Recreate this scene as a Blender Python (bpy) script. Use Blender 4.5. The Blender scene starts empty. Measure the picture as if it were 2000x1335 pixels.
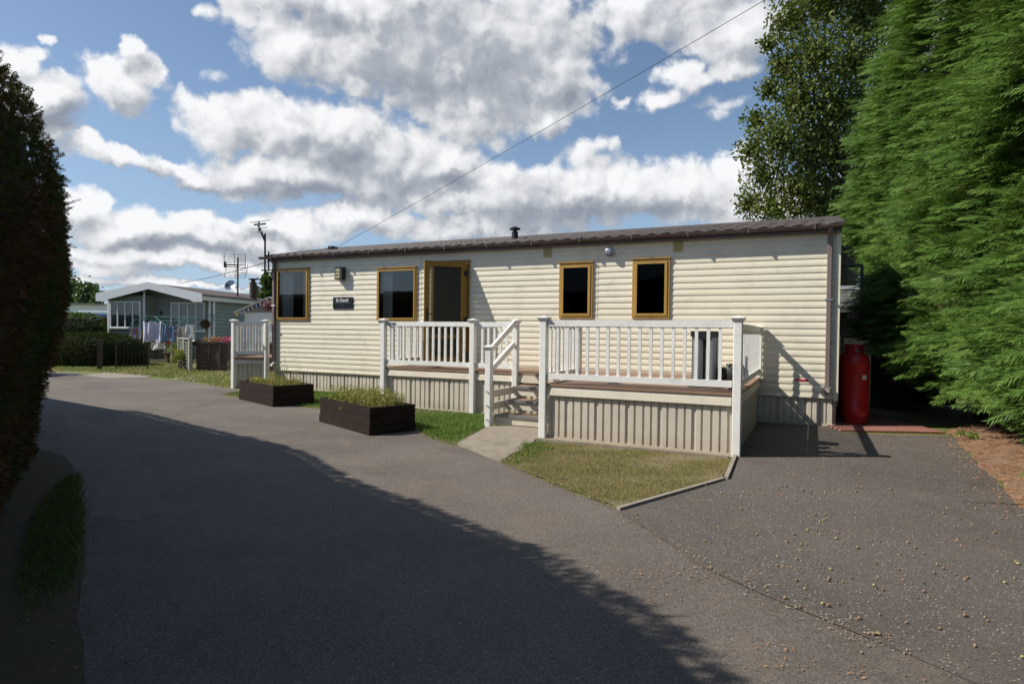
import bpy, math, random
import numpy as np
from mathutils import Vector, Matrix
random.seed(7); RNG=np.random.default_rng(11)
SC=bpy.context.scene; COL=SC.collection
R=math.radians
# ------------------------------------------------------------------ camera model
F=1213.1; PIT=.0163; ROL=.0122; H=1.45
TH=.4512; X0,Y0=5.136,9.812           # mobile home: right front corner, angle of its long wall
def ray(px,py):
    a,b=px-1000,py-667.5
    cr,sr=math.cos(-ROL),math.sin(-ROL); a,b=cr*a-sr*b,sr*a+cr*b
    c,s=math.cos(PIT),math.sin(PIT); u=-b/F
    return a/F, c+u*s, -s+u*c
def at(px,py,Y):
    r=ray(px,py); t=Y/r[1]; return Vector((r[0]*t,Y,r[2]*t+H))
def gnd(px,py,z=0):
    r=ray(px,py); t=(z-H)/r[2]; return Vector((r[0]*t,r[1]*t,z))
cam=bpy.data.cameras.new('camera'); co=bpy.data.objects.new('camera',cam); COL.objects.link(co)
cam.lens=F/2000*36; cam.sensor_width=36; cam.clip_end=3000; cam.clip_start=.05
co.matrix_world=Matrix.Translation((0,0,H))@Matrix.Rotation(math.pi/2-PIT,4,'X')@Matrix.Rotation(ROL,4,'Z')
SC.camera=co
# ------------------------------------------------------------------ tags / things
def tag(o,label=None,cat=None,group=None,kind=None):
    if label:o['label']=label
    if cat:o['category']=cat
    if group:o['group']=group
    if kind:o['kind']=kind
    return o
def thing(name,label,cat,loc=(0,0,0),rz=0,group=None):
    o=bpy.data.objects.new(name,None); COL.objects.link(o); o.location=loc; o.rotation_euler=(0,0,rz); o.empty_display_size=.1
    return tag(o,label,cat,group)
def copy_tree(o,parent=None):
    c=o.copy(); COL.objects.link(c)
    if parent:c.parent=parent
    for ch in list(o.children): copy_tree(ch,c)
    return c
# ------------------------------------------------------------------ materials
def nn(nt,t,**k):
    n=nt.nodes.new(t)
    for a,b in k.items():
        if a in('inputs',):continue
        setattr(n,a,b)
    return n
def newmat(name):
    m=bpy.data.materials.new(name); m.use_nodes=True; nt=m.node_tree; nt.nodes.clear()
    out=nt.nodes.new('ShaderNodeOutputMaterial'); b=nt.nodes.new('ShaderNodeBsdfPrincipled'); nt.links.new(b.outputs[0],out.inputs[0])
    return m,nt,b,out
def noise(nt,vec,scale,detail=4,rough=.6,dist=0):
    n=nt.nodes.new('ShaderNodeTexNoise'); n.inputs['Scale'].default_value=scale; n.inputs['Detail'].default_value=detail
    n.inputs['Roughness'].default_value=rough; n.inputs['Distortion'].default_value=dist; nt.links.new(vec,n.inputs['Vector']); return n.outputs['Fac']
def ramp(nt,fac,stops,interp='LINEAR'):
    r=nt.nodes.new('ShaderNodeValToRGB'); e=r.color_ramp; e.interpolation=interp
    while len(e.elements)<len(stops): e.elements.new(.5)
    for el,(p,c) in zip(e.elements,stops):
        el.position=p; el.color=(c,c,c,1) if not hasattr(c,'__len__') else (*c,1)
    nt.links.new(fac,r.inputs[0]); return r.outputs[0]
def mixc(nt,fac,a,b,mode='MIX'):
    m=nt.nodes.new('ShaderNodeMix'); m.data_type='RGBA'; m.blend_type=mode
    for i,v in((0,fac),(6,a),(7,b)):
        if hasattr(v,'links'): nt.links.new(v,m.inputs[i])
        elif hasattr(v,'__len__'): m.inputs[i].default_value=(*v,1)
        else: m.inputs[i].default_value=v
    return m.outputs[2]
def mth(nt,op,a,b=None,c=None,clamp=False):
    m=nt.nodes.new('ShaderNodeMath'); m.operation=op; m.use_clamp=clamp
    for i,v in enumerate((a,b,c)):
        if v is None: continue
        if hasattr(v,'links'): nt.links.new(v,m.inputs[i])
        else: m.inputs[i].default_value=v
    return m.outputs[0]
def coord(nt,which='Object',scale=(1,1,1)):
    t=nt.nodes.new('ShaderNodeTexCoord')
    if scale==(1,1,1): return t.outputs[which]
    mp=nt.nodes.new('ShaderNodeMapping'); mp.inputs['Scale'].default_value=scale; nt.links.new(t.outputs[which],mp.inputs[0]); return mp.outputs[0]
def bump(nt,b,h,strength=.3,dist=.01):
    n=nt.nodes.new('ShaderNodeBump'); n.inputs['Strength'].default_value=strength; n.inputs['Distance'].default_value=dist
    nt.links.new(h,n.inputs['Height']); nt.links.new(n.outputs[0],b.inputs['Normal'])
def M(name,c,c2=None,scale=3,rough=.5,metal=0,bs=0,bscale=60,spec=.5,stretch=(1,1,1),dirt=None,dscale=1.2):
    m,nt,b,out=newmat(name); v=coord(nt,'Object',stretch)
    col=ramp(nt,noise(nt,v,scale,6,.65),[(.3,c),(.7,c2 or tuple(x*.86 for x in c))])
    if dirt:
        f=ramp(nt,noise(nt,coord(nt),dscale,8,.7,.4),[(.5,0.),(.75,1.)]); f2=mth(nt,'MULTIPLY',f,dirt[1]); col=mixc(nt,f2,col,dirt[0])
    nt.links.new(col,b.inputs['Base Color']); b.inputs['Roughness'].default_value=rough; b.inputs['Metallic'].default_value=metal
    b.inputs['Specular IOR Level'].default_value=spec
    if bs: bump(nt,b,noise(nt,v,bscale,5,.6),bs,.01)
    return m
def LEAF(name,cols,trans=.3,cl=.8,rough=.55,clc=None):
    """foliage: hue varies per leaf (island) and per bough (noise)"""
    m,nt,b,out=newmat(name); g=nt.nodes.new('ShaderNodeNewGeometry'); v=coord(nt)
    f=mth(nt,'ADD',mth(nt,'MULTIPLY',g.outputs['Random Per Island'],.55),mth(nt,'MULTIPLY',noise(nt,v,cl,3,.6),.75))
    n=len(cols); col=ramp(nt,f,[(.2+.7*i/(n-1),c) for i,c in enumerate(cols)])
    if clc:
        k=ramp(nt,noise(nt,v,clc[1],4,.6),[(clc[2],0.),(clc[2]+.12,1.)]); col=mixc(nt,k,col,clc[0])
    nt.links.new(col,b.inputs['Base Color']); b.inputs['Roughness'].default_value=rough; b.inputs['Specular IOR Level'].default_value=.3
    t=nt.nodes.new('ShaderNodeBsdfTranslucent'); nt.links.new(mixc(nt,.5,col,(.12,.2,.02),'MIX'),t.inputs[0])
    mx=nt.nodes.new('ShaderNodeMixShader'); mx.inputs[0].default_value=trans
    nt.links.new(b.outputs[0],mx.inputs[1]); nt.links.new(t.outputs[0],mx.inputs[2]); nt.links.new(mx.outputs[0],out.inputs[0]); return m
def GLASS(name,tint=(.55,.57,.58),rough=.02,base=.06):
    m,nt,b,out=newmat(name); nt.nodes.remove(b)
    t=nt.nodes.new('ShaderNodeBsdfTransparent'); t.inputs[0].default_value=(*tint,1)
    g=nt.nodes.new('ShaderNodeBsdfGlossy'); g.inputs['Roughness'].default_value=rough; g.inputs[0].default_value=(1,1,1,1)
    fr=nt.nodes.new('ShaderNodeFresnel'); fr.inputs[0].default_value=1.5
    f=mth(nt,'ADD',fr.outputs[0],base,clamp=True); mx=nt.nodes.new('ShaderNodeMixShader')
    nt.links.new(f,mx.inputs[0]); nt.links.new(t.outputs[0],mx.inputs[1]); nt.links.new(g.outputs[0],mx.inputs[2]); nt.links.new(mx.outputs[0],out.inputs[0]); return m
m_siding=M('cream_vinyl_siding',(.75,.695,.555),(.69,.635,.495),1.2,.34,bs=.04,bscale=90,dirt=((.40,.35,.24),.42),dscale=2.6,stretch=(.35,.35,3))
m_white=M('white_upvc',(.80,.79,.76),(.74,.73,.69),2,.38,dirt=((.42,.40,.30),.5),dscale=5)
m_skirt0=M('beige_skirting',(.60,.54,.45),(.52,.47,.39),1.5,.5,dirt=((.28,.24,.17),.45),dscale=3)
m_trim=M('beige_trim',(.66,.60,.49),(.58,.53,.43),2,.45,dirt=((.33,.29,.2),.35),dscale=3)
m_brown=M('brown_plastic_gutter',(.075,.048,.046),(.10,.068,.064),3,.42,dirt=((.2,.17,.15),.3))
m_pipe=M('faded_brown_downpipe',(.23,.17,.16),(.18,.13,.125),2,.45,dirt=((.1,.08,.07),.4))
m_gold=M('golden_oak_frame',(.42,.255,.055),(.33,.19,.04),6,.42,bs=.03,stretch=(1,1,.3))
m_gold_dk=M('golden_oak_door',(.30,.17,.02),(.24,.13,.015),6,.45,stretch=(1,1,.3))
m_black=M('black_plastic',(.012,.012,.013),(.02,.02,.02),5,.4)
m_iron=M('black_iron',(.015,.014,.014),(.03,.028,.026),8,.5,metal=.3)
m_roof=M('dark_roof_tile',(.055,.045,.044),(.095,.08,.075),2.2,.7,bs=.3,bscale=70,dirt=((.13,.12,.10),.5),dscale=5)
m_deck=M('brown_deck_board',(.27,.165,.105),(.21,.125,.08),4,.6,bs=.15,bscale=40,stretch=(.3,3,1),dirt=((.33,.26,.2),.4))
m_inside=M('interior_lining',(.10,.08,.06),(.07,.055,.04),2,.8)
m_curtain=M('curtain_cloth',(.72,.72,.66),(.55,.55,.48),3,.9,stretch=(6,6,.4))
m_redbox=M('brown_furniture',(.22,.08,.04),(.16,.06,.03),4,.5)
m_glass=GLASS('window_glass',(.72,.73,.72),.015,.05)
m_glassdk=GLASS('tinted_glass',(.10,.10,.10),.03,-.035)
m_frost,_nt,_b,_o=newmat('frosted_glass')
_b.inputs['Base Color'].default_value=(.16,.17,.14,1); _b.inputs['Roughness'].default_value=.3; _b.inputs['Transmission Weight'].default_value=.75; _b.inputs['IOR'].default_value=1.15
bump(_nt,_b,noise(_nt,coord(_nt),90,3),.25,.01)
m_sign=M('black_sign',(.012,.014,.018),(.018,.02,.026),4,.25)
m_letter=M('white_lettering',(.75,.75,.75),(.7,.7,.7),4,.5)
m_navy=M('navy_lettering',(.02,.025,.06),(.03,.035,.07),4,.5)
m_lampglass=M('cream_lamp_glass',(.85,.75,.42),(.8,.66,.35),4,.3)
m_steel=M('grey_steel',(.36,.37,.40),(.30,.31,.33),3,.33,metal=.6)
m_vent=M('yellow_vent',(.50,.42,.16),(.42,.35,.12),5,.5)
m_red=M('red_paint',(.45,.012,.014),(.36,.010,.012),3,.42,dirt=((.12,.02,.015),.5),dscale=6)
m_label=M('paper_label',(.8,.78,.75),(.6,.55,.52),40,.6)
m_planter=M('dark_stained_timber',(.016,.010,.008),(.030,.019,.015),3,.85,bs=.5,bscale=25,spec=.15,stretch=(1,1,6),dirt=((.045,.032,.024),.3),dscale=5)
m_soil=M('soil',(.05,.035,.022),(.09,.065,.045),8,.95,bs=.8,bscale=30)
m_timber=M('weathered_grey_timber',(.34,.29,.235),(.22,.185,.15),6,.85,bs=.5,bscale=40,dirt=((.3,.28,.24),.5))
m_fence=M('brown_fence_timber',(.085,.055,.04),(.055,.036,.027),3,.85,bs=.4,bscale=30,stretch=(1,1,5))
m_fencegrey=M('silver_fence_timber',(.36,.35,.32),(.25,.24,.21),4,.85,bs=.4,bscale=30)
m_concrete=M('concrete',(.30,.25,.195),(.22,.185,.14),7,.9,bs=.6,bscale=50,dirt=((.12,.11,.065),.75),dscale=4)
m_brickpave=M('red_paving',(.30,.13,.095),(.23,.10,.075),4,.85,bs=.3,bscale=60)
m_housewall=M('grey_green_boarding',(.26,.285,.245),(.22,.24,.21),2,.6)
m_housewhite=M('white_fascia',(.80,.80,.80),(.74,.74,.74),2,.45)
m_houseroof=M('brown_felt_roof',(.085,.06,.055),(.12,.09,.08),3,.9,bs=.3)
m_bark=M('bark',(.07,.055,.04),(.04,.03,.022),8,.9,bs=.9,bscale=18,stretch=(1,1,.3))
m_shed=M('dark_shed_wall',(.045,.045,.045),(.03,.03,.03),3,.7)
m_shingle=M('grey_shingle',(.22,.22,.22),(.14,.14,.14),7,.9,bs=.4)
m_darkgrey=M('dark_grey_metal',(.10,.105,.105),(.075,.08,.08),3,.5)
m_acg=M('green_fruit',(.24,.25,.08),(.33,.28,.12),12,.4)
m_acb=M('brown_fruit',(.26,.165,.09),(.15,.09,.05),12,.6)
m_core=M('shaded_hedge_core',(.018,.014,.009),(.03,.022,.012),5,1)  # brown taken near black: the shade inside the foliage is in this colour
m_leyl=LEAF('leylandii_green',[(.016,.036,.007),(.046,.105,.015),(.090,.175,.028),(.155,.245,.05)],.28,1.8,clc=((.07,.055,.02),2.3,.60))
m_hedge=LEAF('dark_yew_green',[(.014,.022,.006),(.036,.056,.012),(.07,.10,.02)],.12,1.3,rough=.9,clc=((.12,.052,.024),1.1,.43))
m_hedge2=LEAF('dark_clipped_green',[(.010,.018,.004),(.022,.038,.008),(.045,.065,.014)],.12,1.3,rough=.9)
m_tree=LEAF('oak_green',[(.02,.035,.008),(.05,.078,.014),(.105,.135,.024),(.16,.18,.04)],.3,.6)
m_treefar=LEAF('far_green',[(.02,.04,.012),(.045,.08,.02),(.08,.12,.03)],.2,.5)
m_box=LEAF('clipped_green',[(.02,.045,.008),(.05,.10,.015),(.10,.17,.02)],.2,1)
m_herb=LEAF('straggly_herb',[(.10,.18,.03),(.22,.30,.05),(.38,.38,.09),(.42,.27,.13)],.35,2.5)
m_grassb=LEAF('grass_blade',[(.08,.15,.02),(.17,.23,.04),(.30,.29,.09),(.42,.35,.17)],.25,1.1)
m_grassfine=LEAF('dry_grass_blade',[(.07,.13,.018),(.16,.21,.04),(.28,.27,.08),(.40,.32,.16),(.34,.24,.13)],.25,4.5)
m_needles=LEAF('fallen_needles',[(.15,.07,.032),(.29,.14,.065),(.40,.23,.12)],.0,2)
m_flake=LEAF('leaf_litter',[(.16,.08,.035),(.30,.19,.09),(.42,.36,.27)],.0,1)
# -- skirting with perforated strips
def skirtmat(perf):
    m,nt,b,out=newmat('perforated_skirting' if perf else 'ribbed_skirting'); v=coord(nt)
    s=nt.nodes.new('ShaderNodeSeparateXYZ'); nt.links.new(v,s.inputs[0]); 
    c=nt.nodes.new('ShaderNodeTexVoronoi'); c.inputs['Scale'].default_value=95; c.inputs['Randomness'].default_value=.1; nt.links.new(v,c.inputs['Vector'])
    d=mth(nt,'LESS_THAN',c.outputs[0],.38*perf)
    col=ramp(nt,noise(nt,v,2,6,.6),[(.3,(.60,.54,.45)),(.7,(.50,.45,.37))])
    gr=nt.nodes.new('ShaderNodeMapRange'); gr.inputs[1].default_value=.22; gr.inputs[2].default_value=0; gr.inputs[3].default_value=0; gr.inputs[4].default_value=1; nt.links.new(s.outputs[2],gr.inputs[0])
    dm=mth(nt,'MULTIPLY',gr.outputs[0],noise(nt,v,9,5,.7),clamp=True)
    col=mixc(nt,mth(nt,'MULTIPLY',dm,.8),col,(.26,.22,.15)); col=mixc(nt,d,col,(.12,.1,.07))
    nt.links.new(col,b.inputs['Base Color']); b.inputs['Roughness'].default_value=.5; return m
m_skirt=skirtmat(0); m_perf=skirtmat(1)
def asphalt(name,c1,c2,speck,dustc,dust):
    m,nt,b,out=newmat(name); v=coord(nt)
    base=ramp(nt,noise(nt,v,.55,6,.65,.3),[(.3,c1),(.7,c2)])
    agg=ramp(nt,noise(nt,v,95,3,.8),[(.32,.45),(.5,1.),(.68,1.75)]); base=mixc(nt,1,base,agg,'MULTIPLY')
    vo=nt.nodes.new('ShaderNodeTexVoronoi'); vo.inputs['Scale'].default_value=62; nt.links.new(v,vo.inputs['Vector'])
    sx=nt.nodes.new('ShaderNodeSeparateColor'); nt.links.new(vo.outputs['Color'],sx.inputs[0])
    sp=mth(nt,'MULTIPLY',mth(nt,'LESS_THAN',vo.outputs['Distance'],.26),mth(nt,'GREATER_THAN',sx.outputs[0],mth(nt,'SUBTRACT',1.0-speck*.2,mth(nt,'MULTIPLY',noise(nt,v,1.4,3),speck))))
    base=mixc(nt,sp,base,mixc(nt,sx.outputs[1],(.16,.13,.10),(.50,.47,.43)))
    du=ramp(nt,noise(nt,v,1.7,9,.75,.6),[(.52,0.),(.72,1.)]); base=mixc(nt,mth(nt,'MULTIPLY',du,dust),base,dustc)
    ds=ramp(nt,noise(nt,v,.9,5,.6),[(.58,0.),(.66,1.)]); base=mixc(nt,mth(nt,'MULTIPLY',ds,.22),base,(.03,.028,.027))
    # fine cracks
    vc=nt.nodes.new('ShaderNodeTexVoronoi'); vc.feature='DISTANCE_TO_EDGE'; vc.inputs['Scale'].default_value=.45
    vd=nt.nodes.new('ShaderNodeVectorMath'); vd.operation='ADD'; nz=nt.nodes.new('ShaderNodeTexNoise'); nz.inputs['Scale'].default_value=2.5; nz.inputs['Detail'].default_value=6; nt.links.new(v,nz.inputs['Vector'])
    nt.links.new(v,vd.inputs[0]); nt.links.new(nz.outputs['Color'],vd.inputs[1]); nt.links.new(vd.outputs[0],vc.inputs['Vector'])
    ck=mth(nt,'MULTIPLY',mth(nt,'LESS_THAN',vc.outputs[0],.004),ramp(nt,noise(nt,v,.8,3),[(.5,0.),(.6,.25)])); base=mixc(nt,ck,base,(.02,.018,.017))
    nt.links.new(base,b.inputs['Base Color']); b.inputs['Roughness'].default_value=.82; b.inputs['Specular IOR Level'].default_value=.35
    bump(nt,b,mth(nt,'ADD',noise(nt,v,120,4,.7),mth(nt,'MULTIPLY',noise(nt,v,6,3),2)),.55,.006); return m
m_road=asphalt('road_asphalt',(.094,.079,.067),(.152,.128,.108),.05,(.20,.15,.10),.5)
m_drive=asphalt('driveway_asphalt',(.084,.071,.062),(.112,.095,.083),.36,(.17,.13,.095),.4)
def groundmat():
    m,nt,b,out=newmat('grass_ground'); v=coord(nt)
    c=ramp(nt,noise(nt,v,1.1,8,.7,.3),[(.3,(.07,.10,.018)),(.5,(.14,.16,.035)),(.68,(.22,.18,.08))])
    c2=ramp(nt,noise(nt,v,30,5,.7),[(.3,.6),(.7,1.4)]); c=mixc(nt,1,c,c2,'MULTIPLY')
    nt.links.new(c,b.inputs['Base Color']); b.inputs['Roughness'].default_value=.95; bump(nt,b,noise(nt,v,45,6,.8),.9,.02); return m
m_ground=groundmat()
m_turf=M('dry_turf_soil',(.19,.145,.085),(.13,.12,.045),5.5,.95,bs=.9,bscale=60)
m_bank=M('needle_strewn_soil',(.23,.125,.07),(.16,.095,.055),3,.95,bs=.9,bscale=30,dirt=((.26,.20,.14),.6),dscale=2)
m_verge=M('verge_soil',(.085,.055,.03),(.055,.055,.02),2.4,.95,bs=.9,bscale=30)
m_gravel=M('gravel',(.42,.32,.22),(.22,.16,.11),60,.9,bs=1,bscale=45)
# ------------------------------------------------------------------ mesh builder
class MB:
    def __init__(s,T=None): s.v=[];s.f=[];s.mi=[];s.ms=[];s.T=T or (lambda p:p); s.cur=0
    def mat(s,m):
        if m not in s.ms:s.ms.append(m)
        s.cur=s.ms.index(m); return s
    def add(s,vs,fs):
        n=len(s.v); s.v+=[tuple(s.T(p)) for p in vs]; s.f+=[tuple(i+n for i in f) for f in fs]; s.mi+=[s.cur]*len(fs)
    def box(s,a,b):
        x0,y0,z0=[min(p,q) for p,q in zip(a,b)]; x1,y1,z1=[max(p,q) for p,q in zip(a,b)]
        s.add([(x0,y0,z0),(x1,y0,z0),(x1,y1,z0),(x0,y1,z0),(x0,y0,z1),(x1,y0,z1),(x1,y1,z1),(x0,y1,z1)],
              [(3,2,1,0),(4,5,6,7),(0,1,5,4),(1,2,6,5),(2,3,7,6),(3,0,4,7)])
    def cbox(s,c,h): s.box([p-q for p,q in zip(c,h)],[p+q for p,q in zip(c,h)])
    def bevbox(s,a,b,e):
        x0,y0,z0=[min(p,q) for p,q in zip(a,b)]; x1,y1,z1=[max(p,q) for p,q in zip(a,b)]
        o=[(x0+e,y0),(x1-e,y0),(x1,y0+e),(x1,y1-e),(x1-e,y1),(x0+e,y1),(x0,y1-e),(x0,y0+e)]
        s.add([(x,y,z0) for x,y in o]+[(x,y,z1) for x,y in o],[tuple(range(7,-1,-1)),tuple(range(8,16))]+[(i,(i+1)%8,8+(i+1)%8,8+i) for i in range(8)])
    def bar(s,p,q,w,h=None,up=(0,0,1)):
        p,q=Vector(p),Vector(q); d=(q-p).normalized(); up=Vector(up)
        if abs(d.dot(up))>.98: up=Vector((1,0,0))
        a=d.cross(up).normalized()*w/2; c=a.cross(d).normalized()*(h or w)/2
        s.add([p-a-c,p+a-c,p+a+c,p-a+c,q-a-c,q+a-c,q+a+c,q-a+c],[(3,2,1,0),(4,5,6,7),(0,1,5,4),(1,2,6,5),(2,3,7,6),(3,0,4,7)])
    def tube(s,pts,r,n=8,cap=True):
        pts=[Vector(p) for p in pts]; rs=r if hasattr(r,'__len__') else [r]*len(pts); vs=[];fs=[]
        for i,p in enumerate(pts):
            d=(pts[min(i+1,len(pts)-1)]-pts[max(i-1,0)]).normalized(); up=Vector((0,0,1)) if abs(d.z)<.9 else Vector((1,0,0))
            a=d.cross(up).normalized(); c=d.cross(a)
            for k in range(n):
                t=2*math.pi*k/n; vs.append(p+(a*math.cos(t)+c*math.sin(t))*rs[i])
        for i in range(len(pts)-1):
            for k in range(n): fs.append((i*n+k,i*n+(k+1)%n,(i+1)*n+(k+1)%n,(i+1)*n+k))
        if cap: fs+=[tuple(range(n)),tuple(range((len(pts)-1)*n+n-1,(len(pts)-1)*n-1,-1))]
        s.add(vs,fs)
    def lathe(s,c,prof,n=24,ax='z'):
        vs=[];fs=[]
        for r,z in prof:
            for k in range(n):
                t=2*math.pi*k/n; a,b=r*math.cos(t),r*math.sin(t)
                vs.append({'z':(c[0]+a,c[1]+b,c[2]+z),'y':(c[0]+a,c[1]+z,c[2]+b),'x':(c[0]+z,c[1]+a,c[2]+b)}[ax])
        for i in range(len(prof)-1):
            for k in range(n): fs.append((i*n+k,i*n+(k+1)%n,(i+1)*n+(k+1)%n,(i+1)*n+k))
        s.add(vs,fs)
    def prism(s,poly,z0,z1):
        n=len(poly); s.add([(x,y,z0) for x,y in poly]+[(x,y,z1) for x,y in poly],[tuple(range(n-1,-1,-1)),tuple(range(n,2*n))]+[(i,(i+1)%n,n+(i+1)%n,n+i) for i in range(n)])
    def build(s,name,m=None,parent=None,smooth=False,loc=None):
        me=bpy.data.meshes.new(name); me.from_pydata(s.v,[],s.f); ms=s.ms or [m]
        for q in ms: me.materials.append(q)
        if s.ms: me.polygons.foreach_set('material_index',s.mi)
        if smooth: me.polygons.foreach_set('use_smooth',[True]*len(s.f))
        me.update(); o=bpy.data.objects.new(name,me); COL.objects.link(o)
        if parent:o.parent=parent
        if loc:o.location=loc
        return o
def npmesh(name,V,Fc,m,parent=None,loc=None,k=4):
    me=bpy.data.meshes.new(name); nv=len(V); nf=len(Fc)
    me.vertices.add(nv); me.vertices.foreach_set('co',np.asarray(V,dtype=np.float32).ravel())
    me.loops.add(nf*k); me.loops.foreach_set('vertex_index',np.asarray(Fc,dtype=np.int32).ravel())
    me.polygons.add(nf); me.polygons.foreach_set('loop_start',np.arange(0,nf*k,k,dtype=np.int32)); me.polygons.foreach_set('loop_total',np.full(nf,k,dtype=np.int32))
    me.materials.append(m); me.update(calc_edges=True); o=bpy.data.objects.new(name,me); COL.objects.link(o)
    if parent:o.parent=parent
    if loc is not None:o.location=loc
    return o
def unit(a): return a/np.maximum(np.linalg.norm(a,axis=-1,keepdims=True),1e-9)
def leaves(P,D,N,L,W):
    """rhombic leaves: base P, direction D, face normal N"""
    D=unit(D); S=unit(np.cross(D,N)); L=np.broadcast_to(np.asarray(L,float).reshape(-1,1),(len(P),1)); W=np.broadcast_to(np.asarray(W,float).reshape(-1,1),(len(P),1))
    mid=P+D*L*.45; V=np.stack([P,mid+S*W/2,P+D*L,mid-S*W/2],1).reshape(-1,3)
    return V,np.arange(len(V)).reshape(-1,4)
def spray(n=11,fan=.62,wl=.045,droop=.25):
    """one feathery conifer spray of unit length in local x (length), y (width), z (face)"""
    P=[];D=[];L=[];W=[]
    P.append((0,0,0));D.append((1,0,-droop*.3));L.append(1);W.append(wl*.7)
    for i in range(n):
        t=.08+.86*i/(n-1)
        for s in(-1,1):
            a=.75-.3*t; l=.42*(1-t)**.6*(.6+.8*t)*fan/.5
            P.append((t,0,-droop*.3*t)); D.append((math.cos(a),s*math.sin(a),-droop*t+random.uniform(-.25,.25))); L.append(max(.09,l)*random.uniform(.8,1.2)); W.append(wl*random.uniform(.8,1.25))
    P,D=np.array(P,float),np.array(D,float); N=np.tile([0,0,1.],(len(P),1)); V,_=leaves(P,D,N,np.array(L),np.array(W)); return V
def scatter(templates,P,D,N,S):
    """place templates at P with x->D, z->~N, scale S"""
    D=unit(D); Y=unit(np.cross(N,D)); Z=np.cross(D,Y); out=[]
    idx=RNG.integers(0,len(templates),len(P)); S=np.broadcast_to(np.asarray(S,float),(len(P),))
    for k,t in enumerate(templates):
        w=np.where(idx==k)[0]
        if not len(w):continue
        B=np.stack([D[w],Y[w],Z[w]],1)*S[w][:,None,None]
        out.append((np.einsum('vi,nij->nvj',t,B)+P[w][:,None,:]).reshape(-1,3))
    V=np.concatenate(out); return V,np.arange(len(V)).reshape(-1,4)
def vnoise(P,seed=0,oct=3):
    """cheap smooth pseudo noise in [-1,1]"""
    r=np.random.default_rng(seed); o=np.zeros(len(P)); a=1;s=0
    for k in range(oct):
        for j in range(3):
            d=r.normal(size=3); d/=np.linalg.norm(d); o+=a*np.sin(P@d*(2.2*1.9**k)+r.uniform(0,6.28))/3
        s+=a;a*=.6
    return o/s*1.6
# van frame: (u along wall leftwards from the right corner, v towards the camera, z)
def VW(u,v,z=0): return Vector((X0-u*math.cos(TH)-v*math.sin(TH), Y0+u*math.sin(TH)-v*math.cos(TH), z))
def vthing(name,label,cat,u0,v0,z0=0,group=None):
    o=thing(name,label,cat,VW(u0,v0,z0),-TH,group); T=lambda p:(-(p[0]-u0),-(p[1]-v0),p[2]-z0)
    return o,(lambda:MB(T))
def text_mesh(txt,size,ext=.001):
    c=bpy.data.curves.new('t','FONT'); c.body=txt; c.size=size; c.extrude=ext; c.align_x='CENTER'; c.offset=size*.012
    o=bpy.data.objects.new('t',c); COL.objects.link(o); bpy.context.view_layer.update()
    me=bpy.data.meshes.new_from_object(o.evaluated_get(bpy.context.evaluated_depsgraph_get())); bpy.data.objects.remove(o); return me
def put_text(txt,size,m,name,parent,loc,rot=(math.pi/2,0,0)):
    me=text_mesh(txt,size); me.materials.clear(); me.materials.append(m); o=bpy.data.objects.new(name,me); COL.objects.link(o); o.parent=parent; o.location=loc; o.rotation_euler=rot; return o
# ================================================================== SETTING
def sheet(name,poly,z,m,kind='structure',sub=0):
    mb=MB(); mb.add([(x,y,z) for x,y in poly],[tuple(range(len(poly)))]); o=mb.build(name,m); tag(o,kind=kind); return o
def G(*pts): return [tuple(gnd(*p)[:2]) for p in pts]
def wig(poly,amp,step=.15,seed=0):
    r=random.Random(seed); out=[]
    for i,(x,y) in enumerate(poly):
        X,Y=poly[(i+1)%len(poly)]; L=math.hypot(X-x,Y-y); n=max(1,int(L/step))
        for k in range(n):
            t=k/n; a=0 if k==0 else r.uniform(-amp,amp); out.append((x+(X-x)*t-(Y-y)/max(L,1e-6)*a,y+(Y-y)*t+(X-x)/max(L,1e-6)*a))
    return out
mbg=MB(); mbg.add([(-600,-300,0),(600,-300,0),(600,1200,0),(-600,1200,0)],[(0,1,2,3)]); tag(mbg.build('ground',m_ground),kind='structure')
grass_edge=[(1207,996),(1090,950),(980,903),(890,870),(845,858)]
road=[(-40,19.0),(-20,20.2)]+G((135,727),(208,734),(286,738),(370,747),(440,756))+G((470,762))+[tuple(VW(11.9,1.75)[:2]),tuple(VW(8.0,2.55)[:2]),tuple(VW(6.2,3.0)[:2])]+G((845,858),(890,870),(980,903),(1090,950),(1207,996))+[(1.9,5.4),(3.2,4.2),(4.6,1.5),(6,-1),(9,-12),(-1.2,-12),(-.6,-1),(-.9,1.0),(-1.3,1.8)]+G((165,1335),(150,1206),(165,1095),(160,996),(149,930),(124,892))+[(-6.7,8.2),(-8.4,9.6),(-10.8,11.3),(-13.7,13.1),(-20,15.2),(-40,15)]
sheet('road',wig(road,.018,.2,3),.004,m_road)
drive=G((1207,996),(1416,936),(1436,893))+[tuple(VW(1.45,3.2)[:2]),tuple(VW(1.45,.02)[:2]),tuple(VW(-.05,.0)[:2])]+G((1645,846),(1750,850),(1860,852),(1905,900),(1950,945),(1990,985))+[(4.25,4.8),(4.3,3.9),(4.35,2.6),(4.4,1.0),(4.6,.3),(3.2,1.5)]+G((1900,1335),(1750,1270),(1617,1215),(1496,1165),(1370,1107),(1300,1058))
sheet('driveway',wig(drive,.02,.2,5),.008,m_drive)
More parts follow.
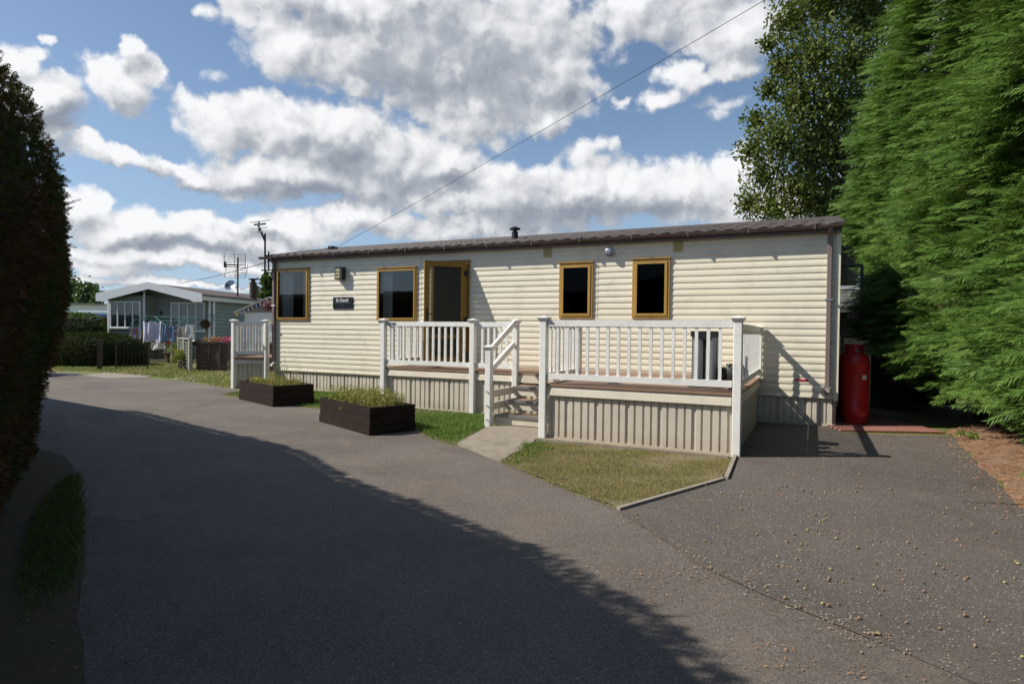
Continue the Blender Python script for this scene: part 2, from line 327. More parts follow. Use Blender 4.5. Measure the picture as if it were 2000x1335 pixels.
# dark tarry seam and dusty trail between the two asphalts
def strip(name,pts,w,z,m,kind='structure',seed=1):
    r=random.Random(seed); mb=MB(); L=[];Rr=[]
    P=[Vector(p) for p in pts]; Q=[]
    for a,b in zip(P[:-1],P[1:]):
        n=max(2,int((b-a).length/.06)); Q+=[a+(b-a)*k/n for k in range(n)]
    for i in range(len(Q)-1):
        d=(Q[i+1]-Q[i]).normalized(); nrm=Vector((-d.y,d.x)); ww=w*r.uniform(.3,1.2); off=r.uniform(-.4,.4)*w
        L.append(Q[i]+nrm*(ww+off)); Rr.append(Q[i]-nrm*(ww-off))
    for i in range(len(L)-1): mb.add([(*L[i],z),(*L[i+1],z),(*Rr[i+1],z),(*Rr[i],z)],[(0,3,2,1)])
    return tag(mb.build(name,m),kind=kind)
seam=G((1207,1000),(1300,1058),(1370,1107),(1496,1165),(1617,1215),(1750,1270))
strip('asphalt_seam',seam,.007,.012,M('dusty_seam',(.13,.095,.065),(.08,.06,.045),6,.95))
sheet('road_patch',wig(G((128,802),(190,828),(250,868),(300,925),(330,1000),(260,1020),(180,1010),(158,985),(149,930),(124,892)),.03,.3,12),.006,asphalt('old_asphalt',(.125,.106,.09),(.16,.135,.115),.06,(.2,.16,.11),.6))
# soil verge under the left hedge
verge=G((124,892),(149,930),(160,996),(165,1095),(150,1206),(165,1335))+[(-1.3,1.8),(-.9,1.0),(-.6,-1),(-3,-1),(-4.8,3),(-6.5,6.6),(-6.2,7.6)]
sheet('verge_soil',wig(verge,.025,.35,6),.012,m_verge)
# soil bank on the right: gently mounded sheet
def bank():
    edge=[Vector(p) for p in G((1845,846),(1862,852),(1905,900),(1950,945),(1990,985))+[(4.25,4.8),(4.3,3.9),(4.35,2.6),(4.4,1.0)]]
    fine=[]
    for a,b in zip(edge[:-1],edge[1:]):
        n=max(2,int((b-a).length/.15)); fine+=[a+(b-a)*k/n for k in range(n)]
    mb=MB(); rows=12; V=[];Fc=[]
    for i,e in enumerate(fine):
        for k in range(rows):
            d=k*.16+(.03*math.sin(i*1.7)+.04*math.sin(i*.63) if k==0 else 0)
            z=.013+.10*(1-math.exp(-d*1.6))+.02*math.sin(i*.7+k)+.012*math.sin(i*2.1+k*1.7) if k else .011
            V.append((e.x+d*.93,e.y+d*.36,z))
    for i in range(len(fine)-1):
        for k in range(rows-1):
            a=i*rows+k; Fc.append((a,a+1,a+rows+1,a+rows))
    mb.add(V,Fc); tag(mb.build('soil_bank',m_bank,smooth=True),kind='structure'); return fine
bank_edge=bank()
# red paving slabs and dark yard beside the home
def slabs():
    a=gnd(1647,844); b=gnd(1850,848); d=(b-a); L=d.length; d.normalize(); n=Vector((-d.y,d.x,0)); mb=MB()
    k=0
    for i in range(4):
        for j in range(7):
            p=a+d*(L/4*i+.004)+n*(.46*j+.004+.02); q=L/4-.008; w=.452
            mb.prism([(p.x,p.y),((p+d*q).x,(p+d*q).y),((p+d*q+n*w).x,(p+d*q+n*w).y),((p+n*w).x,(p+n*w).y)],0,.03+.002*((i+j)%3))
    tag(mb.build('paved_yard',m_brickpave),kind='structure')
slabs()
# turf areas, path, gravel
turf1=G((1432,896),(1412,934),(1207,994),(1090,948),(978,902))+[tuple(VW(3.72,3.62)[:2]),tuple(VW(1.2,3.46)[:2])]
sheet('front_lawn',wig(turf1,.025,.12,8),.014,m_turf)
turf2=G((892,869),(845,857))+[tuple(VW(6.2,2.9)[:2]),tuple(VW(8,2.45)[:2]),tuple(VW(11.9,1.65)[:2]),tuple(VW(12.0,.15)[:2]),tuple(VW(7.7,.15)[:2]),tuple(VW(7.7,1.6)[:2]),tuple(VW(4.9,1.6)[:2]),tuple(VW(4.85,2.7)[:2])]
sheet('side_lawn',wig(turf2,.02,.12,9),.009,m_turf)
pathp=[tuple(p) for p in G((892,869),(980,903),(1020,880),(1052,858))]+[tuple(VW(3.7,2.5)[:2]),tuple(VW(4.7,2.6)[:2])]+G((948,838))
mb=MB(); mb.prism(wig(pathp,.012,.2,2),0,.028); tag(mb.build('path_slab',m_concrete),kind='structure')
mb=MB(); mb.add([(*VW(3.7,3.24)[:2],.017),(*VW(3.7,3.52)[:2],.017),(*VW(1.15,3.46)[:2],.017),(*VW(1.15,3.2)[:2],.017)],[(0,1,2,3)]); tag(mb.build('gravel_strip',m_gravel),kind='structure')
# far left: concrete entrance and slab path in the verge
sheet('entrance_slab',wig(G((160,733),(212,739),(286,737),(330,722),(342,714),(280,714),(225,725)),.05,.5,4),.010,m_concrete)
sheet('stepping_path',wig(G((330,741),(375,744),(470,728),(440,722)),.04,.5,4),.013,m_concrete)
# timber edging, concrete edging under the right deck
def edging(name,label,p,q,w,h,m):
    o=thing(name,label,'edging',((p[0]+q[0])/2,(p[1]+q[1])/2,0)); c=Vector(o.location)
    mb=MB(); mb.bar(Vector((p[0],p[1],h/2))-c,Vector((q[0],q[1],h/2))-c,w,h); mb.build('board',m,o); return o
g=gnd
a,b,c=g(1436,893),g(1418,937),g(1207,997)
edging('lawn_edging','short weathered timber board edging the lawn beside the tall deck post',a,b,.04,.035,m_timber)
edging('lawn_edging','long weathered timber board edging the front lawn against the driveway',b+Vector((-.03,-.01,0)),c,.04,.03,m_timber)
edging('concrete_edging','thin pale concrete edging between the front lawn and the gravel under the deck',VW(3.66,3.5),VW(1.2,3.5),.06,.045,m_concrete)
# ------------------------------------------------------------------ grass, needles, litter (stuff)
def inpoly(P,poly):
    x,y=P[:,0],P[:,1]; c=np.zeros(len(P),bool); n=len(poly)
    for i in range(n):
        x1,y1=poly[i]; x2,y2=poly[(i+1)%n]
        t=((y1>y)!=(y2>y))&(x<(x2-x1)*(y-y1)/((y2-y1) if y2!=y1 else 1e-9)+x1); c^=t
    return c
def in_area(poly,n):
    p=np.array(poly); lo,hi=p.min(0),p.max(0); P=RNG.uniform(lo,hi,(n*4,2)); P=P[inpoly(P,poly)]; return P[:n]
def grass(name,poly,n,hmin,hmax,m,z=.012,w=.006,patch=2.0,thr=-.5,label='',seed=0,flat=0):
    P=in_area(poly,n); P=P+RNG.normal(size=P.shape)*.022; P3=np.c_[P,np.full(len(P),z)]; f=vnoise(P3*patch,seed,3); keep=f>thr+RNG.uniform(-.4,.4,len(f)); P3=P3[keep]; f=f[keep]
    D=RNG.normal(size=P3.shape)*(.55+flat); D[:,2]=1 if not flat else RNG.uniform(.05,.4,len(D)); N=RNG.normal(size=P3.shape); N[:,2]*=.2
    L=RNG.uniform(hmin,hmax,len(P3))*(1+.5*np.clip(f,-.5,1)); V,Fc=leaves(P3,D,N,L,np.full(len(P3),w)*RNG.uniform(.6,1.3,len(P3)))
    return tag(npmesh(name,V,Fc,m),label,'grass',kind='stuff')
grass('lawn_grass',turf1,110000,.008,.024,m_grassfine,.014,.0032,3.2,-.25,'short dry patchy grass of the triangular front lawn',3)
grass('lawn_tufts',turf1,7000,.02,.05,m_grassfine,.014,.0042,3.5,.45,'coarser green tufts dotted over the front lawn',13)
# lusher tufts near the path corner
lush=G((984,903),(1010,912),(1045,893),(1090,878),(1062,866),(1030,868))+[tuple(VW(3.72,3.6)[:2])]
m_lush=LEAF('lush_grass_blade',[(.06,.13,.015),(.11,.20,.025),(.19,.27,.05)],.25,1.5)
grass('lush_grass',lush,2200,.015,.055,m_lush,.014,.006,4,0,'longer bright green grass beside the concrete path corner',5)
grass('lawn_grass',turf2,60000,.025,.06,m_lush,.010,.007,1.2,-.8,'green grass growing between the road and the home',6)
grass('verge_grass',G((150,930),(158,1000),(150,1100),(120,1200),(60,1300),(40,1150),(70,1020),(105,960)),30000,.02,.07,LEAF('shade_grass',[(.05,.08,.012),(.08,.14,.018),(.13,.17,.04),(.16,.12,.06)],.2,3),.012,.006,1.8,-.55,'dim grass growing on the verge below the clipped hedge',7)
grass('far_lawn_grass',[(-21,20.6),(-13.5,19.9),(-10.9,18.45),(-8.6,16.75),(-6.9,14.9),(-6.3,15.3),(-7,19.8),(-11,21.5),(-14,26.5),(-20,27)],34000,.04,.08,m_grassb,.004,.02,.6,-.9,'sunlit lawn in front of the grey green bungalow',8)
bp=[(p.x-.02,p.y) for p in bank_edge]+[(p.x+1.7,p.y+.65) for p in reversed(bank_edge)]
P=in_area(bp,16000); ed=np.array([(p.x,p.y) for p in bank_edge]); dd=np.sqrt(((P[:,None,:]-ed[None])**2).sum(2)).min(1)
P3=np.c_[P,.018+.10*(1-np.exp(-dd*1.6))+.012]; D=RNG.normal(size=P3.shape); D[:,2]=RNG.uniform(-.1,.35,len(D)); V,Fc=leaves(P3,D,RNG.normal(size=P3.shape)*.3+[0,0,1],RNG.uniform(.02,.07,len(P)),RNG.uniform(.004,.010,len(P)))
tag(npmesh('fallen_needles',V,Fc,m_needles),'rusty brown fallen conifer needles covering the soil bank','needles',kind='stuff')
def litter(name,P,smin,smax,m,label,z=.012):
    P3=np.c_[P,np.full(len(P),z)]; D=RNG.normal(size=P3.shape); D[:,2]*=.15; N=RNG.normal(size=P3.shape)*.35+[0,0,1]
    V,Fc=leaves(P3,D,N,RNG.uniform(smin,smax,len(P)),RNG.uniform(smin*.5,smax*.5,len(P))); return tag(npmesh(name,V,Fc,m),label,'litter',kind='stuff')
sm=np.array(seam); t=RNG.uniform(0,len(sm)-1.001,420); i=t.astype(int); sp=sm[i]+(sm[i+1]-sm[i])*(t-i)[:,None]+RNG.normal(size=(420,2))*.07
dr=in_area(drive,2600)
litter('leaf_litter',np.r_[sp,dr],.006,.022,m_flake,'tiny brown leaf fragments and husks strewn over the driveway',.014)
cq=np.array([(p[0],p[1]) for p in G((1540,1110),(1380,970),(1440,965),(1520,1290),(1690,1320),(1230,1120),(1350,1130),(1310,1160),(1660,1040),(1880,1060))]); dq=cq[RNG.integers(0,len(cq),420)]+RNG.normal(size=(420,2))*[.14,.07]
litter('husk_litter',dq,.008,.022,M('tan_husk',(.38,.22,.10),(.28,.14,.06),9,.8),'small heaps of tan husks trodden into the asphalt',.013)
P=in_area(G((100,900),(180,930),(240,1100),(260,1335),(40,1335),(40,1000)),900)
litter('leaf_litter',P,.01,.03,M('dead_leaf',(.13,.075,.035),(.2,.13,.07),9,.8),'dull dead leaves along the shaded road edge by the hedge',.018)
edge=[Vector(p) for p in G((1212,999),(1090,951),(978,904))+G((892,871),(845,859))+[tuple(VW(6.2,2.95)[:2]),tuple(VW(8,2.5)[:2]),tuple(VW(11.9,1.7)[:2])]]
eq=[]
for a_,b_ in zip(edge[:-1],edge[1:]):
    if abs((a_-Vector(G((978,904))[0])).length)<.01: continue
    k=int((b_-a_).length*260); eq+=[a_+(b_-a_)*random.random()+Vector((random.gauss(0,.022),random.gauss(0,.022))) for _ in range(k)]
eq=np.array([tuple(p) for p in eq]); P3=np.c_[eq,np.full(len(eq),.012)]; D=RNG.normal(size=P3.shape)*.9; D[:,2]=RNG.uniform(.15,1,len(D)); f_=vnoise(P3*3,41,3); kk=f_>-.25; P3,D=P3[kk],D[kk]
V,Fc=leaves(P3,D,RNG.normal(size=P3.shape),RNG.uniform(.015,.045,len(P3)),np.full(len(P3),.004)); tag(npmesh('edge_grass',V,Fc,m_grassfine),'straggling grass spilling over the asphalt edge','grass',kind='stuff')
litter('edge_litter',eq+RNG.normal(size=eq.shape)*.035,.006,.02,m_needles,'brown debris gathered along the lawn edge',.012)
be=ed[RNG.integers(0,len(ed),700)]+np.c_[-np.abs(RNG.normal(size=700))*.16,RNG.normal(size=700)*.12]
litter('edge_litter',be,.012,.04,m_needles,'needles and leaf scraps drifted off the bank onto the driveway',.016)
P=in_area(G((300,1335),(1500,1335),(1400,1050),(700,900),(300,900)),500)
litter('road_grit',P,.004,.012,m_flake,'pale grit scattered over the main road surface',.008)
gp=[tuple(VW(u,v)[:2]) for u,v in((3.66,3.25),(3.66,3.48),(1.2,3.44),(1.2,3.22))]
P=in_area(gp,2600)
def pebbles(P,z):
    o=np.array([[1,0,0],[0,1,0],[-1,0,0],[0,-1,0],[0,0,.8]]); S=RNG.uniform(.006,.014,len(P)); V=(o[None]*S[:,None,None]+np.c_[P,np.full(len(P),z)][:,None,:]).reshape(-1,3)
    b=np.arange(len(P))[:,None,None]*5; Fc=(np.array([[0,1,4],[1,2,4],[2,3,4],[3,0,4]])[None]+b).reshape(-1,3); return V,Fc
V,Fc=pebbles(P,.018); tag(npmesh('gravel_stones',V,Fc,m_gravel,k=3),'small tan gravel stones along the foot of the deck skirting','gravel',kind='stuff')
# fallen fruit: counted things
def fruits():
    prof=[(0,-1),(.5,-.85),(.87,-.5),(1,0),(.87,.5),(.5,.85),(0,1.05)]
    protos=[]
    for m,lab,grp in((m_acg,'small green fallen fruit lying on the driveway','green fruits fallen on the driveway'),(m_acb,'small brown fallen fruit lying on the driveway','brown fruits fallen on the driveway')):
        mb=MB(); mb.lathe((0,0,0),[(r*.013,z*.014) for r,z in prof],10); o=mb.build('fallen_fruit',m,smooth=True); tag(o,lab,'fruit',grp); protos.append(o)
    used=[0,0]
    pts=[]
    cl=[(p[0],p[1]) for p in G((1530,1110),(1550,1050),(1720,1070),(1660,1140),(1500,1190),(1780,1150),(1430,1000),(1600,1010),(1850,1290),(1900,1130),(1560,960),(1700,960),(1850,1000),(1960,1240),(1640,1210))]
    r=random.Random(4)
    pool=list(in_area(drive,3000))
    while len(pts)<250:
        if r.random()<.45:
            c=r.choice(cl); p=(c[0]+r.gauss(0,.16),c[1]+r.gauss(0,.16))
        else:
            q=pool.pop(); p=(q[0],q[1])
        if inpoly(np.array([p]),drive)[0] and p[0]<4.9+max(0,p[1]-5)*.45 and p[1]>1.6: pts.append(p)
    for x,y in pts:
        k=0 if r.random()<.22 else 1
        o=protos[k] if not used[k] else protos[k].copy()
        if used[k]: COL.objects.link(o)
        used[k]=1; s=r.uniform(.35,.78); o.scale=(s,s,s*r.uniform(.8,1.15)) if r.random()<.6 else (s*1.25,s*.9,s*.45); o.location=(x,y,.008+.0125*s); o.rotation_euler=(r.uniform(0,1.6),r.uniform(0,1.6),r.uniform(0,6))
fruits()
def twig(loc,rz,label):
    o=thing('fallen_twig',label,'twig',loc,rz); mb=MB(); mb.tube([(-.09,0,.012),(-.03,.01,.014),(.04,.004,.016),(.1,.02,.012)],[.006,.008,.008,.004],6); mb.build('stem',m_timber,o)
twig(gnd(1140,907),.9,'grey stick lying in the middle of the front lawn')
o=thing('fallen_twig','long thin dark twig lying on the asphalt beside the soil bank','twig',gnd(1960,986)); mb=MB(); mb.tube([(-.32,.06,.016),(-.15,.01,.02),(.05,-.02,.018),(.25,-.06,.02)],[.002,.003,.004,.003],5); mb.build('stem',m_bark,o)
# ================================================================== MOBILE HOME
LEN=12.11; WID=3.66; ZS=.446; ZE=3.13
van,VM=vthing('mobile_home','long cream clad static caravan with gold framed windows and a dark tiled roof','static caravan',0,0)
win=[(10.997,12.022,1.66,2.88),(7.963,9.008,1.655,2.80),(4.039,4.701,1.72,2.755),(2.624,3.291,1.72,2.775)]
DU0,DU1,DZ0,DZ1=6.72,7.56,.77,2.84
FR=.055
holes=[(a+FR*.5,b-FR*.5,c+FR*.5,d-FR*.5) for a,b,c,d in win]+[(DU0,DU1,DZ0,DZ1)]
def siding(mb,plane,length,holes,z0,z1,pitch=.1117):
    prof=[(.012,z0),(.024,z0+.01),(.022,z0+.05),(.014,z0+.055),(.014,z0+.105)]; z=z0+.108; flip=0
    while z<z1-.01:
        p=pitch; prof+=[(.0095,z),(.0200,z+.003),(.0225,z+.30*p),(.0185,z+.60*p),(.0115,z+.88*p),(.0095,z+.96*p)]; z+=p
    prof=[q for q in prof if q[1]<=z1]+[(.006,z1)]
    br=sorted({0,length,*[h[0] for h in holes],*[h[1] for h in holes]})
    def off(z):
        for (o1,a),(o2,b) in zip(prof[:-1],prof[1:]):
            if a<=z<=b: return o1+(o2-o1)*((z-a)/max(b-a,1e-6))
        return .01
    for a,b in zip(br[:-1],br[1:]):
        hs=[h for h in holes if h[0]<=a+1e-6 and h[1]>=b-1e-6]
        segs=[(z0,z1)]
        for h in hs:
            ns=[]
            for s0,s1 in segs:
                if h[2]>s0: ns.append((s0,min(s1,h[2])))
                if h[3]<s1: ns.append((max(s0,h[3]),s1))
            segs=ns
        for s0,s1 in segs:
            pts=[(off(s0),s0)]+[q for q in prof if s0<q[1]<s1]+[(off(s1),s1)]
            n=len(pts); vs=[plane(a,o,z) for o,z in pts]+[plane(b,o,z) for o,z in pts]
            mb.add(vs,[(i,i+1,n+i+1,n+i) for i in range(n-1)])
mb=VM(); siding(mb,lambda a,o,z:(a,o,z),LEN,holes,ZS,ZE+.03)
wall=mb.build('front_wall',m_siding,van)
mb=VM(); siding(mb,lambda a,o,z:(-o,-a,z),WID,[(1.6,2.4,1.76,2.78)],ZS,ZE+.03)
mb.add([(0,0,ZE+.03),(0,-WID,ZE+.03),(0,-WID/2,ZE+.5)],[(0,1,2)]); mb.build('end_wall',m_siding,van)
mb=VM(); siding(mb,lambda a,o,z:(LEN+o,-a,z),WID,[],ZS,ZE+.03); mb.add([(LEN,0,ZE+.03),(LEN,-WID,ZE+.03),(LEN,-WID/2,ZE+.5)],[(0,2,1)]); mb.build('end_wall',m_siding,van)
mb=VM(); mb.add([(0,-WID,ZS),(LEN,-WID,ZS),(LEN,-WID,ZE),(0,-WID,ZE)],[(0,3,2,1)]); mb.build('back_wall',m_siding,van)
# interior lining (floor, ceiling, back)
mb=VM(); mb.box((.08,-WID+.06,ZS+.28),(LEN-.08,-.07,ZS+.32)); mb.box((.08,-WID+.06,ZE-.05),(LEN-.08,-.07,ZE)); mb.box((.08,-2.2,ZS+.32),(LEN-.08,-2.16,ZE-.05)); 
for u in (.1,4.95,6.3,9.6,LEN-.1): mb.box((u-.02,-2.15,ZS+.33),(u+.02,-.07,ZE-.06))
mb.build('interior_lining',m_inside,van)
# corner trims
for u,nm in ((-.012,0),(LEN+.012,1)):
    mb=VM(); s=1 if nm==0 else -1
    mb.box((u-.014,.026,ZS-.02),(u+.05*s*1.0,.040,ZE+.02)); mb.box((u-.014 if s>0 else u,-.10,ZS-.02),(u if s>0 else u+.014,.026,ZE+.02)); mb.build('corner_trim',m_siding,van)
# skirting
def skirt(mb,plane,length,z0,z1):
    mod=[(.052,.004,1),(.070,.024,0),(.022,.004,0),(.074,.024,0),(.026,.006,0),(.088,.024,0),(.022,.004,0),(.06,.024,0)]
    mb.mat(m_skirt); mb.mat(m_perf); a=0;k=0;pts=[]
    while a<length:
        w,d,p=mod[k%8]; e=min(a+w,length); g_=.006 if e-a>.02 else 0
        pts+=[(a,d,p),(e-g_,d,0)]; a=e; k+=1
    m=len(pts)
    for i in range(m-1):
        (a0,d0,p0),(a1,d1,_)=pts[i],pts[i+1]; mb.mat(m_perf if p0 else m_skirt)
        mb.add([plane(a0,d0,z0),plane(a1,d1,z0),plane(a1,d1,z1),plane(a0,d0,z1)],[(0,1,2,3)])
    mb.mat(m_skirt)
mb=VM(); skirt(mb,lambda a,o,z:(a,o-.045,z),LEN,.05,ZS+.01); mb.box((0,-.06,.0),(LEN,-.01,.05)); mb.build('skirting',m_skirt,van)
mb=VM(); skirt(mb,lambda a,o,z:(-.0+.045-o,-a,z),WID,.03,ZS+.01); mb.build('skirting',m_skirt,van)
mb=VM(); skirt(mb,lambda a,o,z:(LEN-.045+o,-a,z),WID,.03,ZS+.01); mb.build('skirting',m_skirt,van)
# roof with pressed tile profile
PR=.40; OV=.16
def roofside(mb,sgn):
    us=np.arange(-.03,LEN+.12,.028); rows=9; V=[];Fc=[]; half=WID/2+OV; prof=[]
    for r_ in range(rows):
        for t,h in ((0,.012),(.02,.026),(.98,.002)): prof.append(((r_+t)/rows,h))
    for s,h in prof:
        for u in us:
            ph=2*math.pi*u/.262; wv=.013*(math.sin(ph)+.35*math.sin(2*ph+.6))
            vv=OV-half*s; vv=vv if sgn>0 else -WID-vv
            V.append((u,vv,ZE+.055+PR*s+h*(1-.0)+wv*(1 if True else 0)))
    n=len(us)
    for i in range(len(prof)-1):
        for k in range(n-1): Fc.append((i*n+k,i*n+k+1,(i+1)*n+k+1,(i+1)*n+k))
    mb.add(V,Fc)
mb=VM(); roofside(mb,1); roofside(mb,-1); 
mb.add([(-.03,OV,ZE+.02),(LEN+.12,OV,ZE+.02),(LEN+.12,-WID/2,ZE+PR+.02),(-.03,-WID/2,ZE+PR+.02),(LEN+.12,-WID-OV,ZE+.02),(-.03,-WID-OV,ZE+.02)],[(0,1,2,3),(3,2,4,5)])
roof=mb.build('roof',m_roof,van)
mb=VM(); mb.tube([(-.03,-WID/2,ZE+PR+.06),(LEN+.13,-WID/2,ZE+PR+.06)],.06,10); mb.build('ridge_cap',m_roof,roof)
for u in (-.02,LEN+.13):
    mb=VM(); mb.bar((u,OV+.01,ZE+.075),(u,-WID/2,ZE+PR+.075),.10,.04); mb.bar((u,-WID-OV,ZE+.075),(u,-WID/2,ZE+PR+.075),.10,.04); mb.build('verge_cap',m_roof,roof)
mb=VM(); mb.box((-.03,.045,ZE-.045),(LEN+.12,OV-.045,ZE+.018)); mb.box((-.03,OV-.044,ZE-.06),(LEN+.12,OV-.025,ZE+.05)); mb.build('fascia',m_brown,van)
# gutter
def gutter(mb,u0,u1):
    n=8; vs=[];cx=OV+.036;cz=ZE+.045
    for rr in (.056,.050):
        for u in (u0,u1):
            for k in range(n+1):
                t=math.pi*k/n; vs.append((u,cx+rr*math.cos(t),cz-rr*math.sin(t)))
    m=n+1; Fc=[(k,k+1,m+k+1,m+k) for k in range(n)]+[(2*m+k,3*m+k,3*m+k+1,2*m+k+1) for k in range(n)]+[(0,m,3*m,2*m),(n,2*m+n,3*m+n,m+n),tuple(range(m)),tuple(range(2*m-1,m-1,-1))]
    mb.add(vs,Fc)
mb=VM(); gutter(mb,-.05,LEN+.30); gut=mb.build('gutter',m_brown,van,smooth=False)
u=.35
while u<LEN+.2:
    mb=VM(); mb.box((u-.014,OV+.0,ZE-.02),(u+.014,OV+.098,ZE+.0)); mb.box((u-.014,OV+.088,ZE-.02),(u+.014,OV+.1,ZE+.058)); mb.build('gutter_bracket',m_brown,gut); u+=.97
for u in (.13,LEN-.03):
    mb=VM(); mb.bevbox((u-.034,.03,.60),(u+.034,.098,3.06),.006); mb.bar((u,.07,3.04),(u,OV+.03,3.14),.066,.066)
    dp=mb.build('downpipe',m_pipe,van)
    for z in (.62,2.0):
        mb=VM(); mb.box((u-.055,.024,z),(u+.055,.104,z+.028)); mb.build('pipe_clip',m_steel if u<1 else m_housewhite,dp)
    mb=VM(); mb.bar((u,.07,.62),(u+.0,.14,.54),.066,.06); mb.build('pipe_shoe',m_pipe,dp)
# windows
def window(VMf,par,u0,u1,z0,z1,fw,sash,pane_m,curt=None):
    mb=VMf(); d0,d1=.006,.052
    mb.box((u0,d0,z0),(u1,d1,z0+fw)); mb.box((u0,d0,z1-fw),(u1,d1,z1)); mb.box((u0,d0,z0+fw),(u0+fw,d1,z1-fw)); mb.box((u1-fw,d0,z0+fw),(u1,d1,z1-fw))
    mb.box((u0-.012,d0,z1+.002),(u1+.012,d1+.022,z1+.022))
    w=mb.build('window',m_gold,van)
    f=fw*.62; mb=VMf(); a,b,c,d=u0+f,u1-f,z0+f,z1-f; s=sash; e0,e1=.053,.066
    mb.box((a,e0,c),(b,e1,c+s)); mb.box((a,e0,d-s),(b,e1,d)); mb.box((a,e0,c+s),(a+s,e1,d-s)); mb.box((b-s,e0,c+s),(b,e1,d-s)); mb.build('sash',m_gold,w)
    mb=VMf(); mb.add([(a+s*.5,.035,c+s*.5),(b-s*.5,.035,c+s*.5),(b-s*.5,.035,d-s*.5),(a+s*.5,.035,d-s*.5)],[(0,3,2,1)]); mb.build('pane',pane_m,w)
    if curt:
        for c0,c1 in curt:
            mb=VMf(); n=max(8,int((c1-c0)/.02)); vs=[]
            for z in (z0,z1):
                for k in range(n+1): vs.append((c0+(c1-c0)*k/n,-.10+.018*math.sin(k*1.9)+.008*math.sin(k*.7),z))
            mb.add(vs,[(k,k+1,n+2+k,n+1+k) for k in range(n)]); mb.build('curtain',m_curtain,w)
    return w
for i,(a,b,c,d) in enumerate(win):
    cur=[(a+.05,a+.28),(a+.62,b-.04)] if i==0 else ([(b-.32,b-.05)] if i==1 else None)
    w=window(VM,van,a,b,c,d,FR if i<2 else .07,.03 if i<2 else .045,m_glass if i<2 else m_glassdk,cur)
for i,(a,b,c,d) in enumerate(win[2:]):
    for u_,s_ in ((a+.17,1),(b-.17,-1)):
        mb=VM(); mb.bar((u_,-.01,c+.16),(u_+.03*s_,-.03,c+.30),.014,.014); mb.build('window_stay',m_white,van)
for u_ in (3.95,7.86):
    mb=VM(); mb.box((u_-.004,.0205,ZS+.1),(u_+.004,.0240,ZE)); mb.build('joint_strip',m_skirt0,van)
mb=VM(); mb.box((8.15,-.55,.78),(8.75,-.25,1.76)); mb.build('cupboard',m_redbox,van)
# doorway frame, open door
mb=VM(); e=.045
mb.box((DU0-e,.004,DZ0-.03),(DU0+.012,.07,DZ1+e)); mb.box((DU1-.012,.004,DZ0-.03),(DU1+e,.07,DZ1+e)); mb.box((DU0+.012,.004,DZ1-.012),(DU1-.012,.07,DZ1+e)); mb.box((DU0-e-.01,.004,DZ1+e+.001),(DU1+e+.01,.085,DZ1+e+.02)); mb.box((DU0+.012,.004,DZ0-.03),(DU1-.012,.075,DZ0+.02))
mb.build('door_frame',m_gold_dk,van)
AD=R(47); DW=.875; hu,hv=DU0+.005,.075
def dl(a,t,z): # a along leaf from hinge, t thickness (outwards face towards camera/right)
    return (hu+a*math.cos(AD)-t*math.sin(AD)*-1*-1, hv+a*math.sin(AD)+t*math.cos(AD), z)
def DM(): 
    o=MB(lambda p:(-dl(p[0],p[1],0)[0],-dl(p[0],p[1],0)[1],p[2])); return o
z0,z1=DZ0+.03,DZ1+.005; s=.105
mb=DM(); mb.box((0,0,z0),(s,.045,z1)); mb.box((DW-s,0,z0),(DW,.045,z1)); mb.box((s,0,z0),(DW-s,.045,z0+s*1.3)); mb.box((s,0,z1-s),(DW-s,.045,z1)); mb.box((s,0,1.30),(DW-s,.045,1.38))
door=mb.build('door',m_gold_dk,van)
for a,b in((z0+s*1.3,1.30),(1.38,z1-s)):
    mb=DM(); mb.add([(s-.01,.02,a-.01),(DW-s+.01,.02,a-.01),(DW-s+.01,.02,b+.01),(s-.01,.02,b+.01)],[(0,3,2,1)]); mb.build('door_glass',m_frost,door)
mb=DM(); mb.box((DW-.075,.045,1.62),(DW-.045,.055,1.90)); mb.tube([(DW-.06,.05,1.79),(DW-.06,.095,1.79),(DW-.19,.095,1.785)],.009,8); mb.build('door_handle',m_black,door)
for z in (.95,1.68,2.62):
    mb=DM(); mb.box((-.03,.03,z-.045),(.06,.062,z+.045)); mb.tube([(0,.062,z-.07),(0,.062,z+.07)],.013,8); mb.build('hinge',m_black,door)
# vents, flue, red tag, lamp, plaque
for a,b in ((4.878,5.045),(2.413,2.578)):
    mb=VM(); z=2.975; mb.box((a,.006,z-.082),(b,.034,z+.082))
    for k in range(6): mb.box((a+.015,.0345,z-.07+.023*k),(b-.015,.044,z-.062+.023*k))
    mb.build('air_vent',m_vent,van)
mb=VM(); mb.lathe((3.72,.02,2.935),[(.088,0),(.088,.02),(.05,.03),(.05,.09),(.062,.09),(.062,.13),(.03,.14),(0,.14)],20,'y'); mb.build('boiler_flue',m_steel,van,smooth=False)
mb=VM(); mb.box((.40,.026,.715),(.60,.030,.745)); mb.build('reflector',m_red,van)
mb=VM(); mb.lathe((6.25,-1.2,ZE+.26),[(.0,0),(.075,0),(.07,.24),(.0,.24)],14); mb.lathe((6.25,-1.2,ZE+.49),[(.0,.0),(.05,0),(.05,.05),(.12,.06),(.12,.09),(.02,.13),(0,.13)],14); 
o=mb.build('chimney_flue',m_black,roof); 
mb=VM(); mb.box((11.5,-1.3,ZE+.30),(11.65,-1.5,ZE+.47)); mb.build('roof_vent',m_black,roof)
